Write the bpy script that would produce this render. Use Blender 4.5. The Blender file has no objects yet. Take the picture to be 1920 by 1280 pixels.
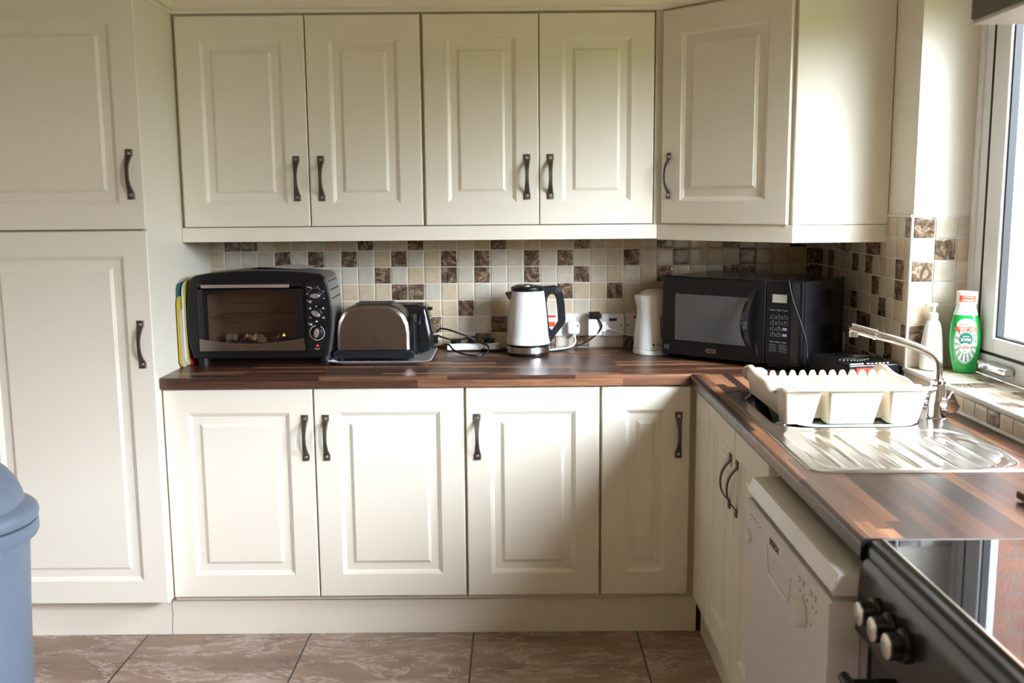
import bpy, bmesh, math, random
from mathutils import Vector, Matrix, Euler
random.seed(7)
PI = math.pi
sc = bpy.context.scene
COL = sc.collection

# ------------------------------------------------------------------ camera
CX, CY, CZ = 1.3239, -3.7467, 1.4701
PITCH, ROLL, YAW, FPX = 0.1419, -0.0084, -0.0019, 1820.4
cam_d = bpy.data.cameras.new('camera')
cam_d.sensor_fit = 'HORIZONTAL'; cam_d.sensor_width = 36.0
cam_d.lens = FPX/1920*36.0
cam_d.clip_start = 0.05; cam_d.clip_end = 200
cam_d.dof.use_dof = True; cam_d.dof.focus_distance = 3.05; cam_d.dof.aperture_fstop = 5.6
cam = bpy.data.objects.new('camera', cam_d); COL.objects.link(cam)
_f = Vector((math.sin(YAW)*math.cos(PITCH), math.cos(YAW)*math.cos(PITCH), -math.sin(PITCH)))
_r = Vector((math.cos(YAW), -math.sin(YAW), 0)); _u = _r.cross(_f)
_r2 = _r*math.cos(ROLL)+_u*math.sin(ROLL); _u2 = -_r*math.sin(ROLL)+_u*math.cos(ROLL)
cam.matrix_world = Matrix(((_r2.x,_u2.x,-_f.x,CX),(_r2.y,_u2.y,-_f.y,CY),(_r2.z,_u2.z,-_f.z,CZ),(0,0,0,1)))
sc.camera = cam

# ------------------------------------------------------------------ light
sc.view_settings.view_transform = 'Standard'
sc.view_settings.look = 'None'
sc.view_settings.gamma = 1
sc.view_settings.use_curve_mapping = False
sc.view_settings.exposure = 1.02
SKY = 4.2
w = bpy.data.worlds.new('World'); sc.world = w; w.use_nodes = True
nt = w.node_tree; nt.nodes.clear()
wo = nt.nodes.new('ShaderNodeOutputWorld'); wb = nt.nodes.new('ShaderNodeBackground')
tc = nt.nodes.new('ShaderNodeTexCoord'); sx = nt.nodes.new('ShaderNodeSeparateXYZ'); cr = nt.nodes.new('ShaderNodeValToRGB')
nt.links.new(tc.outputs['Generated'], sx.inputs[0]); nt.links.new(sx.outputs['Z'], cr.inputs[0])
cr.color_ramp.elements[0].position = 0.0; cr.color_ramp.elements[0].color = (0.84,0.91,1.05,1)
cr.color_ramp.elements[1].position = 0.7; cr.color_ramp.elements[1].color = (0.92,0.98,1.12,1)
# hazy bright patch of cloud in front of the hidden sun
GLOW_DIR = (0.64, -0.56, 0.42); GLOW_POW = 13.0; GLOW = 11.0
dt = nt.nodes.new('ShaderNodeVectorMath'); dt.operation = 'DOT_PRODUCT'; dt.inputs[1].default_value = Vector(GLOW_DIR).normalized()
nrm_ = nt.nodes.new('ShaderNodeVectorMath'); nrm_.operation = 'NORMALIZE'; nt.links.new(tc.outputs['Generated'], nrm_.inputs[0]); nt.links.new(nrm_.outputs[0], dt.inputs[0])
mxm = nt.nodes.new('ShaderNodeMath'); mxm.operation = 'MAXIMUM'; mxm.inputs[1].default_value = 0.0; nt.links.new(dt.outputs['Value'], mxm.inputs[0])
pwm = nt.nodes.new('ShaderNodeMath'); pwm.operation = 'POWER'; pwm.inputs[1].default_value = GLOW_POW; nt.links.new(mxm.outputs[0], pwm.inputs[0])
mlm = nt.nodes.new('ShaderNodeMath'); mlm.operation = 'MULTIPLY_ADD'; mlm.inputs[1].default_value = GLOW*SKY; mlm.inputs[2].default_value = SKY; nt.links.new(pwm.outputs[0], mlm.inputs[0])
nt.links.new(cr.outputs[0], wb.inputs['Color']); nt.links.new(mlm.outputs[0], wb.inputs['Strength'])
nt.links.new(wb.outputs[0], wo.inputs[0])
sun_d = bpy.data.lights.new('sun', 'SUN'); sun_d.energy = 26.0; sun_d.angle = 0.02; sun_d.color = (1.0,0.93,0.8)
sun = bpy.data.objects.new('sun', sun_d); COL.objects.link(sun)
sun.rotation_euler = Vector((0.55,-0.30,-0.85)).to_track_quat('-Z','Y').to_euler()
def portal(name, loc, rot, sx_, sy_):
    d = bpy.data.lights.new(name, 'AREA'); d.shape = 'RECTANGLE'; d.size = sx_; d.size_y = sy_
    d.cycles.is_portal = True
    o = bpy.data.objects.new(name, d); COL.objects.link(o); o.location = loc; o.rotation_euler = rot
portal('window_portal', (2.80,-1.47,1.54), (0,PI/2,0), 1.16, 1.22)
portal('added_opening_portal', (2.80,-3.25,1.21), (0,PI/2,0), 2.26, 1.4)  # for an unseen second opening, added to let daylight reach the left cabinets
sc.cycles.use_denoising = True
sc.cycles.max_bounces = 10; sc.cycles.diffuse_bounces = 6; sc.cycles.glossy_bounces = 5; sc.cycles.transparent_max_bounces = 12
sc.cycles.caustics_reflective = False; sc.cycles.caustics_refractive = False
sc.cycles.sample_clamp_indirect = 10

# ------------------------------------------------------------------ materials
def _n(nt, t, **k):
    n = nt.nodes.new(t)
    for a, b in k.items(): setattr(n, a, b)
    return n
def mat(name, col, rough=0.5, metal=0.0, bump=0.0, bscale=200.0, spec=0.5, var=0.0, vscale=3.0, coat=0.0, aniso=None):
    m = bpy.data.materials.new(name); m.use_nodes = True
    nt = m.node_tree; p = nt.nodes['Principled BSDF']
    p.inputs['Base Color'].default_value = (*col, 1); p.inputs['Roughness'].default_value = rough
    p.inputs['Metallic'].default_value = metal; p.inputs['Specular IOR Level'].default_value = spec
    p.inputs['Coat Weight'].default_value = coat; p.inputs['Coat Roughness'].default_value = 0.08
    tc = _n(nt, 'ShaderNodeTexCoord')
    src = tc.outputs['Object']
    if aniso:
        mp = _n(nt, 'ShaderNodeMapping'); mp.inputs['Scale'].default_value = aniso
        nt.links.new(src, mp.inputs[0]); src = mp.outputs[0]
    if bump:
        nz = _n(nt, 'ShaderNodeTexNoise'); nz.inputs['Scale'].default_value = bscale; nz.inputs['Detail'].default_value = 3
        b = _n(nt, 'ShaderNodeBump'); b.inputs['Strength'].default_value = bump; b.inputs['Distance'].default_value = 0.002
        nt.links.new(src, nz.inputs[0]); nt.links.new(nz.outputs[0], b.inputs['Height']); nt.links.new(b.outputs[0], p.inputs['Normal'])
    if var:
        nz = _n(nt, 'ShaderNodeTexNoise'); nz.inputs['Scale'].default_value = vscale; nz.inputs['Detail'].default_value = 4
        r = _n(nt, 'ShaderNodeValToRGB')
        r.color_ramp.elements[0].position = 0.3; r.color_ramp.elements[1].position = 0.7
        r.color_ramp.elements[0].color = (*[c*(1-var) for c in col], 1); r.color_ramp.elements[1].color = (*[min(1, c*(1+var)) for c in col], 1)
        nt.links.new(src, nz.inputs[0]); nt.links.new(nz.outputs[0], r.inputs[0]); nt.links.new(r.outputs[0], p.inputs['Base Color'])
    return m
def glass(name, tint=(1,1,1), refl=0.08, rough=0.02):
    m = bpy.data.materials.new(name); m.use_nodes = True; nt = m.node_tree; nt.nodes.clear()
    o = _n(nt, 'ShaderNodeOutputMaterial'); mx = _n(nt, 'ShaderNodeMixShader'); t = _n(nt, 'ShaderNodeBsdfTransparent'); g = _n(nt, 'ShaderNodeBsdfGlossy')
    ly = _n(nt, 'ShaderNodeLayerWeight'); ly.inputs['Blend'].default_value = 0.5
    pw = _n(nt, 'ShaderNodeMath', operation='POWER'); pw.inputs[1].default_value = 4.0; nt.links.new(ly.outputs['Facing'], pw.inputs[0])
    lw = _n(nt, 'ShaderNodeMath', operation='MULTIPLY_ADD'); lw.inputs[1].default_value = 0.7; lw.inputs[2].default_value = refl*0.5; nt.links.new(pw.outputs[0], lw.inputs[0])
    t.inputs['Color'].default_value = (*tint, 1); g.inputs['Roughness'].default_value = rough
    nt.links.new(lw.outputs[0], mx.inputs[0]); nt.links.new(t.outputs[0], mx.inputs[1]); nt.links.new(g.outputs[0], mx.inputs[2]); nt.links.new(mx.outputs[0], o.inputs[0])
    return m
def ramp(nt, stops):
    r = _n(nt, 'ShaderNodeValToRGB'); e = r.color_ramp.elements
    e[0].position, e[0].color = stops[0][0], (*stops[0][1], 1)
    e[1].position, e[1].color = stops[-1][0], (*stops[-1][1], 1)
    for p, c in stops[1:-1]:
        q = e.new(p); q.color = (*c, 1)
    return r
def wood(name, along, stave=0.028, length=0.42, rough=0.32):
    m = bpy.data.materials.new(name); m.use_nodes = True; nt = m.node_tree; p = nt.nodes['Principled BSDF']; L = nt.links.new
    tc = _n(nt, 'ShaderNodeTexCoord'); s = _n(nt, 'ShaderNodeSeparateXYZ'); L(tc.outputs['Object'], s.inputs[0])
    add = _n(nt, 'ShaderNodeMath', operation='ADD'); c = _n(nt, 'ShaderNodeCombineXYZ')
    a, b = ('X', 'Y') if along == 'x' else ('Y', 'X')
    L(s.outputs[b], add.inputs[0]); L(s.outputs['Z'], add.inputs[1])
    L(s.outputs[a], c.inputs['X']); L(add.outputs[0], c.inputs['Y'])
    br = _n(nt, 'ShaderNodeTexBrick'); br.offset = 0.37; br.offset_frequency = 2; br.squash = 0.8; br.squash_frequency = 3
    br.inputs['Scale'].default_value = 1.0; br.inputs['Mortar Size'].default_value = 0.0; br.inputs['Brick Width'].default_value = length; br.inputs['Row Height'].default_value = stave
    br.inputs['Color1'].default_value = (0,0,0,1); br.inputs['Color2'].default_value = (1,1,1,1)
    L(c.outputs[0], br.inputs['Vector'])
    mp = _n(nt, 'ShaderNodeMapping'); mp.inputs['Scale'].default_value = (6, 90, 1); L(c.outputs[0], mp.inputs[0])
    wv = _n(nt, 'ShaderNodeTexNoise'); wv.inputs['Scale'].default_value = 1.0; wv.inputs['Detail'].default_value = 6; wv.inputs['Distortion'].default_value = 0.8
    L(mp.outputs[0], wv.inputs[0])
    r1 = ramp(nt, [(0.0,(0.024,0.010,0.008)), (0.25,(0.045,0.018,0.012)), (0.5,(0.078,0.031,0.018)), (0.75,(0.12,0.050,0.026)), (1.0,(0.36,0.165,0.078))])
    L(br.outputs['Color'], r1.inputs[0])
    r2 = ramp(nt, [(0.25,(0.45,0.42,0.42)), (0.5,(0.9,0.9,0.9)), (0.75,(1.3,1.25,1.2))])
    L(wv.outputs[0], r2.inputs[0])
    mx = _n(nt, 'ShaderNodeMix', data_type='RGBA', blend_type='MULTIPLY'); mx.inputs[0].default_value = 1.0
    L(r1.outputs[0], mx.inputs[6]); L(r2.outputs[0], mx.inputs[7]); L(mx.outputs[2], p.inputs['Base Color'])
    p.inputs['Roughness'].default_value = rough; p.inputs['Specular IOR Level'].default_value = 0.9
    return m
def marble(name, stops, scale=14.0, rough=0.12, dist=2.5, bump=0.0):
    m = bpy.data.materials.new(name); m.use_nodes = True; nt = m.node_tree; p = nt.nodes['Principled BSDF']; L = nt.links.new
    tc = _n(nt, 'ShaderNodeTexCoord'); nz = _n(nt, 'ShaderNodeTexNoise'); nz.inputs['Scale'].default_value = scale; nz.inputs['Detail'].default_value = 7
    nz.inputs['Distortion'].default_value = dist; nz.inputs['Roughness'].default_value = 0.65
    L(tc.outputs['Object'], nz.inputs[0]); r = ramp(nt, stops); L(nz.outputs[0], r.inputs[0]); L(r.outputs[0], p.inputs['Base Color'])
    p.inputs['Roughness'].default_value = rough
    n2 = _n(nt, 'ShaderNodeTexNoise'); n2.inputs['Scale'].default_value = 28; n2.inputs['Detail'].default_value = 1
    b = _n(nt, 'ShaderNodeBump'); b.inputs['Strength'].default_value = 0.25; b.inputs['Distance'].default_value = 0.003
    L(tc.outputs['Object'], n2.inputs[0]); L(n2.outputs[0], b.inputs['Height']); L(b.outputs[0], p.inputs['Normal'])
    return m
def floor_mat():
    m = bpy.data.materials.new('floor_tile'); m.use_nodes = True; nt = m.node_tree; p = nt.nodes['Principled BSDF']; L = nt.links.new
    tc = _n(nt, 'ShaderNodeTexCoord'); mp = _n(nt, 'ShaderNodeMapping'); mp.inputs['Location'].default_value = (-0.0495, 1.12, 0)
    L(tc.outputs['Object'], mp.inputs[0])
    br = _n(nt, 'ShaderNodeTexBrick'); br.offset = 0.0; br.inputs['Scale'].default_value = 1; br.inputs['Mortar Size'].default_value = 0.003
    br.inputs['Mortar Smooth'].default_value = 0; br.inputs['Brick Width'].default_value = 0.5636; br.inputs['Row Height'].default_value = 0.5636
    br.inputs['Color1'].default_value = (0,0,0,1); br.inputs['Color2'].default_value = (1,1,1,1); L(mp.outputs[0], br.inputs['Vector'])
    ad = _n(nt, 'ShaderNodeVectorMath', operation='MULTIPLY_ADD'); ad.inputs[1].default_value = (3.0, 3.0, 3.0)
    L(br.outputs['Color'], ad.inputs[0]); L(tc.outputs['Object'], ad.inputs[2])
    mp2 = _n(nt, 'ShaderNodeMapping'); mp2.inputs['Rotation'].default_value = (0,0,0.5); mp2.inputs['Scale'].default_value = (2.2,5.5,1); L(ad.outputs[0], mp2.inputs[0])
    nz = _n(nt, 'ShaderNodeTexNoise'); nz.inputs['Scale'].default_value = 1.2; nz.inputs['Detail'].default_value = 9; nz.inputs['Distortion'].default_value = 0.5; nz.inputs['Roughness'].default_value = 0.6
    L(mp2.outputs[0], nz.inputs[0])
    r = ramp(nt, [(0.2,(0.11,0.075,0.058)), (0.38,(0.23,0.155,0.112)), (0.5,(0.28,0.190,0.140)), (0.62,(0.37,0.28,0.225)), (0.8,(0.54,0.47,0.43))]); L(nz.outputs[0], r.inputs[0])
    n2 = _n(nt, 'ShaderNodeTexNoise'); n2.inputs['Scale'].default_value = 1.1; n2.inputs['Detail'].default_value = 9; n2.inputs['Distortion'].default_value = 0.4; n2.inputs['Roughness'].default_value = 0.7
    L(mp2.outputs[0], n2.inputs[0])
    rv = ramp(nt, [(0.48,(0,0,0)), (0.50,(0.6,0.6,0.6)), (0.52,(0,0,0))]); L(n2.outputs[0], rv.inputs[0])
    mxv = _n(nt, 'ShaderNodeMix', data_type='RGBA'); L(rv.outputs[0], mxv.inputs[0]); L(r.outputs[0], mxv.inputs[6]); mxv.inputs[7].default_value = (0.60,0.52,0.48,1)
    n3 = _n(nt, 'ShaderNodeTexNoise'); n3.inputs['Scale'].default_value = 0.7; n3.inputs['Detail'].default_value = 9; n3.inputs['Distortion'].default_value = 0.4; L(mp2.outputs[0], n3.inputs[0])
    rk = ramp(nt, [(0.492,(0,0,0)), (0.5,(1,1,1)), (0.508,(0,0,0))]); L(n3.outputs[0], rk.inputs[0])
    mk = _n(nt, 'ShaderNodeMix', data_type='RGBA'); ml = _n(nt, 'ShaderNodeMath', operation='MULTIPLY'); ml.inputs[1].default_value = 0.6; L(rk.outputs[0], ml.inputs[0]); L(ml.outputs[0], mk.inputs[0])
    L(mxv.outputs[2], mk.inputs[6]); mk.inputs[7].default_value = (0.10,0.075,0.07,1)
    mx = _n(nt, 'ShaderNodeMix', data_type='RGBA'); L(br.outputs['Fac'], mx.inputs[0]); L(mk.outputs[2], mx.inputs[6]); mx.inputs[7].default_value = (0.035,0.03,0.028,1)
    L(mx.outputs[2], p.inputs['Base Color']); p.inputs['Roughness'].default_value = 0.35
    return m
def brick_mat():
    m = bpy.data.materials.new('red_brick'); m.use_nodes = True; nt = m.node_tree; p = nt.nodes['Principled BSDF']; L = nt.links.new
    tc = _n(nt, 'ShaderNodeTexCoord'); mp = _n(nt, 'ShaderNodeMapping'); mp.inputs['Rotation'].default_value = (-PI/2,0,0); L(tc.outputs['Object'], mp.inputs[0])
    br = _n(nt, 'ShaderNodeTexBrick'); br.inputs['Scale'].default_value = 1; br.inputs['Mortar Size'].default_value = 0.006; br.inputs['Brick Width'].default_value = 0.225; br.inputs['Row Height'].default_value = 0.075
    br.inputs['Color1'].default_value = (0.27,0.11,0.075,1); br.inputs['Color2'].default_value = (0.36,0.165,0.115,1); br.inputs['Mortar'].default_value = (0.22,0.18,0.15,1)
    L(mp.outputs[0], br.inputs['Vector']); L(br.outputs['Color'], p.inputs['Base Color']); p.inputs['Roughness'].default_value = 0.9
    nz = _n(nt, 'ShaderNodeTexNoise'); nz.inputs['Scale'].default_value = 60; b = _n(nt, 'ShaderNodeBump'); b.inputs['Distance'].default_value = 0.01; b.inputs['Strength'].default_value = 0.6
    L(tc.outputs['Object'], nz.inputs[0]); L(nz.outputs[0], b.inputs['Height']); L(b.outputs[0], p.inputs['Normal'])
    return m

M = dict(
    cream=mat('cream_foil', (0.80,0.75,0.635), 0.38, bump=0.04, bscale=500),
    carcass=mat('cream_carcass', (0.62,0.58,0.47), 0.5),
    wall=mat('cream_paint', (0.80,0.75,0.64), 0.7, bump=0.05, bscale=120),
    wall_tan=mat('tan_paint', (0.60,0.49,0.36), 0.8),
    ceil=mat('ceiling_paint', (0.74,0.70,0.64), 0.8),
    plaster=mat('plaster_paint', (0.82,0.77,0.68), 0.7, bump=0.05, bscale=120),
    pewter=mat('hammered_pewter', (0.13,0.105,0.09), 0.34, 0.85, bump=1.0, bscale=300),
    screw=mat('screw_steel', (0.52,0.50,0.46), 0.28, 1.0),
    wood_x=wood('walnut_staves_x', 'x'), wood_y=wood('walnut_staves_y', 'y'),
    grout=mat('grout', (0.80,0.76,0.70), 0.8),
    floor=floor_mat(), brick=brick_mat(),
    sky_screen=mat('sky_screen_leaves', (0.07,0.11,0.03), 0.9, var=0.5, vscale=12.0, bump=1.0, bscale=30),  # leafy green of the added blocks that screen low sky
    grass=mat('grass', (0.21,0.22,0.10), 0.9, var=0.3, vscale=2.0),
    steel=mat('brushed_steel', (0.62,0.60,0.58), 0.22, 1.0, bump=0.05, bscale=60, aniso=(1,12,1)),
    steel_d=mat('dark_brushed_steel', (0.30,0.26,0.24), 0.28, 1.0, bump=0.05, bscale=60, aniso=(1,1,30)),
    chrome=mat('chrome', (0.80,0.80,0.82), 0.06, 1.0),
    silver=mat('silver_shell', (0.45,0.45,0.45), 0.32, 0.85),
    black=mat('black_plastic', (0.006,0.006,0.007), 0.30, spec=0.35),
    blackm=mat('black_matt_plastic', (0.008,0.009,0.012), 0.42, spec=0.35),
    blackg=mat('black_gloss', (0.008,0.008,0.010), 0.07),
    hobm=mat('black_hob_glass', (0.006,0.006,0.007), 0.03),
    cooker=mat('dark_grey_enamel', (0.016,0.017,0.019), 0.22),
    white=mat('white_plastic', (0.82,0.82,0.80), 0.3),
    whitek=mat('white_enamel', (0.80,0.80,0.80), 0.18),
    upvc=mat('white_upvc', (0.80,0.81,0.83), 0.3),
    appl=mat('white_appliance_enamel', (0.74,0.72,0.74), 0.3),
    rack=mat('cream_plastic', (0.82,0.72,0.58), 0.4),
    paleg=mat('pale_green_plastic', (0.42,0.50,0.45), 0.4),
    bin=mat('blue_grey_plastic', (0.115,0.147,0.195), 0.42, bump=0.1, bscale=300),
    red=mat('red_plastic', (0.70,0.03,0.02), 0.3), orange=mat('orange_red', (0.80,0.10,0.02), 0.35),
    lcd=mat('lcd_grey', (0.42,0.42,0.36), 0.25), lcdk=mat('lcd_dark', (0.02,0.025,0.02), 0.15),
    ink=mat('black_ink', (0.03,0.025,0.025), 0.4), inkw=mat('white_print', (0.65,0.66,0.68), 0.5), inkg=mat('grey_print', (0.24,0.24,0.26), 0.5), inkb=mat('lilac_print', (0.30,0.30,0.45), 0.5),
    darkglass=glass('dark_oven_glass', (0.80,0.74,0.70), refl=0.10), clear=glass('clear_glass', (0.96,0.98,0.97)),
    cavity=mat('oven_cavity', (0.30,0.24,0.20), 0.45, 0.3),
    foil=mat('crumpled_foil', (0.7,0.7,0.7), 0.2, 1.0, bump=1.0, bscale=60),
    mwwin=mat('microwave_window', (0.085,0.085,0.080), 0.14),
    mwb=mat('microwave_body', (0.020,0.021,0.025), 0.22),
    greenb=mat('dark_green_plastic', (0.03,0.13,0.10), 0.4), yellow=mat('yellow_plastic', (0.55,0.42,0.03), 0.4), lime=mat('lime_yellow_plastic', (0.62,0.60,0.12), 0.4),
    whiteb=mat('white_board', (0.72,0.72,0.76), 0.4), tanb=mat('tan_board', (0.55,0.42,0.30), 0.5),
    green=mat('green_liquid', (0.01,0.36,0.06), 0.12, spec=0.7), dgreen=mat('dark_green_print', (0.01,0.12,0.07), 0.4), lblw=mat('label_white', (0.85,0.86,0.85), 0.35),
    lblr=mat('label_red', (0.85,0.10,0.04), 0.35), lbls=mat('label_silver', (0.45,0.52,0.48), 0.35), frost=mat('frosted_plastic', (0.72,0.80,0.74), 0.35),
    gasket=mat('black_gasket', (0.01,0.01,0.012), 0.6), hood=mat('grey_hood_metal', (0.16,0.15,0.14), 0.4, 0.6), hoodl=mat('hood_underside', (0.55,0.55,0.53), 0.4),
    brown=mat('dark_brown_wood', (0.14,0.07,0.045), 0.3), glow=mat('off_white_card', (0.62,0.56,0.50), 0.6),
    traym=mat('white_tray', (0.80,0.80,0.83), 0.3), trayp=mat('speckled_tray_surface', (0.30,0.28,0.25), 0.3, var=0.7, vscale=90),
    knobcap=mat('satin_knob_cap', (0.72,0.68,0.64), 0.25, 0.8),
    satin=mat('satin_warm_metal', (0.50,0.43,0.39), 0.3, 0.7),
    neon=mat('neon_lamp', (0.9,0.02,0.02), 0.3), yel=mat('warning_yellow', (0.85,0.65,0.05), 0.5), gold=mat('brass', (0.6,0.42,0.15), 0.3, 0.8),
    sealant=mat('white_sealant', (0.75,0.73,0.70), 0.5), crack=mat('crack_line', (0.12,0.10,0.08), 0.9),
)
M['neon'].node_tree.nodes['Principled BSDF'].inputs['Emission Color'].default_value = (1,0.02,0.01,1)
M['neon'].node_tree.nodes['Principled BSDF'].inputs['Emission Strength'].default_value = 1.2
TILES = [
    marble('cream_tile', [(0.3,(0.58,0.51,0.39)), (0.7,(0.72,0.66,0.54))], 9),
    marble('beige_tile', [(0.3,(0.56,0.44,0.29)), (0.7,(0.70,0.58,0.42))], 9),
    marble('grey_cream_tile', [(0.3,(0.54,0.485,0.385)), (0.7,(0.64,0.60,0.50))], 9),
    marble('brown_marble_tile', [(0.30,(0.035,0.020,0.015)), (0.44,(0.11,0.068,0.045)), (0.53,(0.20,0.135,0.09)), (0.58,(0.42,0.32,0.22)), (0.64,(0.16,0.10,0.07)), (0.8,(0.08,0.05,0.035))], 15, dist=3.0),
]

# ------------------------------------------------------------------ mesh helpers
class B:
    def __init__(s): s.bm = bmesh.new()
    def _f(s, vs, mi, sm=False):
        try: f = s.bm.faces.new(vs)
        except ValueError: return None
        f.material_index = mi; f.smooth = sm; return f
    def box(s, x0, x1, y0, y1, z0, z1, mi=0, r=0.0, seg=2):
        x0, x1 = sorted((x0, x1)); y0, y1 = sorted((y0, y1)); z0, z1 = sorted((z0, z1))
        t = bmesh.new(); v = [t.verts.new((x, y, z)) for z in (z0, z1) for y in (y0, y1) for x in (x0, x1)]
        for q in ((0,2,3,1),(4,5,7,6),(0,1,5,4),(2,6,7,3),(0,4,6,2),(1,3,7,5)): t.faces.new([v[i] for i in q])
        if r > 0: bmesh.ops.bevel(t, geom=list(t.edges), offset=r, segments=seg, profile=0.5, affect='EDGES')
        s.merge(t, mi, r > 0); return s
    def merge(s, t, mi=None, sm=False, mtx=None):
        mp = {}
        for v in t.verts: mp[v] = s.bm.verts.new(mtx @ v.co if mtx else v.co)
        for f in t.faces: s._f([mp[v] for v in f.verts], f.material_index if mi is None else mi, sm or f.smooth)
        t.free()
    def rings(s, rings, mi=0, closed=True, cap0=False, cap1=False, sm=True, mis=None):
        R = [[s.bm.verts.new(p) for p in r] for r in rings]
        for k in range(len(R)-1):
            a, b = R[k], R[k+1]; n = len(a)
            for i in range(n if closed else n-1):
                j = (i+1) % n
                s._f([a[i], a[j], b[j], b[i]], mis[k] if mis else mi, sm)
        if cap0: s._f(list(reversed(R[0])), mis[0] if mis else mi)
        if cap1: s._f(R[-1], mis[-1] if mis else mi)
        return R
    def lathe(s, prof, c, n=32, mi=0, axis='z', cap0=True, cap1=True, mis=None):
        rr = []
        for r, h in prof:
            ring = []
            for i in range(n):
                a = 2*PI*i/n; u, v = r*math.cos(a), r*math.sin(a)
                ring.append({'z': (c[0]+u, c[1]+v, c[2]+h), 'y': (c[0]+u, c[1]-h, c[2]+v), 'x': (c[0]-h, c[1]+u, c[2]-v)}[axis])
            rr.append(ring)
        s.rings(rr, mi, True, cap0, cap1, True, mis); return s
    def tube(s, pts, r, n=14, mi=0, smooth_path=True, radii=None):
        P = [Vector(p) for p in pts]
        if smooth_path and len(P) > 2: P = catmull(P, 8)
        m = len(P); rr = []; up = Vector((0,0,1))
        prev = None
        for i, p in enumerate(P):
            t = (P[min(i+1, m-1)]-P[max(i-1, 0)]).normalized()
            if prev is None:
                a = t.cross(up if abs(t.z) < 0.9 else Vector((1,0,0))).normalized()
            else:
                a = (prev - t*prev.dot(t)).normalized()
            prev = a; b = t.cross(a); q = r if radii is None else radii[0]+(radii[1]-radii[0])*i/(m-1)
            rr.append([p+a*q*math.cos(2*PI*k/n)+b*q*math.sin(2*PI*k/n) for k in range(n)])
        s.rings(rr, mi, True, True, True); return s
    def prism(s, poly, axis, a, b, mi=0, r=0.0):
        """poly: 2D outline; axis 'y': (x,z) extruded from y=a to y=b; 'x': (y,z); 'z': (x,y)"""
        def P(u, v, h): return {'y': (u, h, v), 'x': (h, u, v), 'z': (u, v, h)}[axis]
        t = bmesh.new()
        A = [t.verts.new(P(u, v, a)) for u, v in poly]; Bv = [t.verts.new(P(u, v, b)) for u, v in poly]
        n = len(poly); t.faces.new(A); t.faces.new(list(reversed(Bv)))
        for i in range(n): t.faces.new([A[i], Bv[i], Bv[(i+1) % n], A[(i+1) % n]])
        bmesh.ops.recalc_face_normals(t, faces=t.faces)
        if r > 0:
            ed = [e for e in t.edges if (e.verts[0] in A) == (e.verts[1] in A)]
            bmesh.ops.bevel(t, geom=ed, offset=r, segments=2, profile=0.5, affect='EDGES')
        s.merge(t, mi, False); return s
    def text(s, txt, size, mtx, mi=0, ext=0.0003, align='CENTER', bold=0.0):
        c = bpy.data.curves.new('t', 'FONT'); c.body = txt; c.size = size; c.extrude = ext; c.align_x = align; c.align_y = 'CENTER'; c.offset = bold; c.resolution_u = 3
        o = bpy.data.objects.new('t', c); me = bpy.data.meshes.new_from_object(o)
        t = bmesh.new(); t.from_mesh(me); s.merge(t, mi, False, mtx)
        bpy.data.objects.remove(o); bpy.data.curves.remove(c); bpy.data.meshes.remove(me); return s
    def xf(s, mtx): bmesh.ops.transform(s.bm, matrix=mtx, verts=s.bm.verts); return s
    def build(s, name, mats, parent=None, world=True, sharp=35):
        bmesh.ops.recalc_face_normals(s.bm, faces=s.bm.faces)
        if world and parent is not None: bmesh.ops.transform(s.bm, matrix=chain(parent).inverted(), verts=s.bm.verts)
        me = bpy.data.meshes.new(name); s.bm.to_mesh(me); s.bm.free()
        for m in (mats if isinstance(mats, (list, tuple)) else [mats]): me.materials.append(M[m] if isinstance(m, str) else m)
        for p in me.polygons: p.use_smooth = True
        me.set_sharp_from_angle(angle=math.radians(sharp))
        o = bpy.data.objects.new(name, me); COL.objects.link(o)
        wn = o.modifiers.new('wn', 'WEIGHTED_NORMAL'); wn.keep_sharp = True; wn.weight = 80
        if parent is not None: o.parent = parent
        return o
def chain(o):
    m = Matrix.Identity(4)
    while o is not None:
        m = Matrix.LocRotScale(o.location, o.rotation_euler, o.scale) @ m; o = o.parent
    return m
def catmull(P, k):
    out = []; n = len(P)
    for i in range(n-1):
        p0, p1, p2, p3 = P[max(i-1,0)], P[i], P[i+1], P[min(i+2,n-1)]
        for j in range(k):
            t = j/k
            out.append(0.5*((2*p1)+(-p0+p2)*t+(2*p0-5*p1+4*p2-p3)*t*t+(-p0+3*p1-3*p2+p3)*t**3))
    out.append(P[-1]); return out
def rrect(x0, x1, y0, y1, r, n=5):
    o = []
    for cx, cy, a0 in ((x1-r,y1-r,0),(x0+r,y1-r,PI/2),(x0+r,y0+r,PI),(x1-r,y0+r,1.5*PI)):
        for i in range(n+1):
            a = a0+PI/2*i/n; o.append((cx+r*math.cos(a), cy+r*math.sin(a)))
    return o
def thing(name, label, cat, loc=(0,0,0), rotz=0.0, group=None):
    o = bpy.data.objects.new(name, None); COL.objects.link(o); o.location = loc; o.rotation_euler = (0,0,rotz)
    o.empty_display_size = 0.05
    return tag(o, label, cat, group)
def tag(o, label, cat, group=None):
    o['label'] = label; o['category'] = cat
    if group: o['group'] = group
    return o
def struct(name, b, m, label=None):
    o = b.build(name, m); o['kind'] = 'structure'
    if label: o['label'] = label; o['category'] = name.split('_')[0]
    return o

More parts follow.
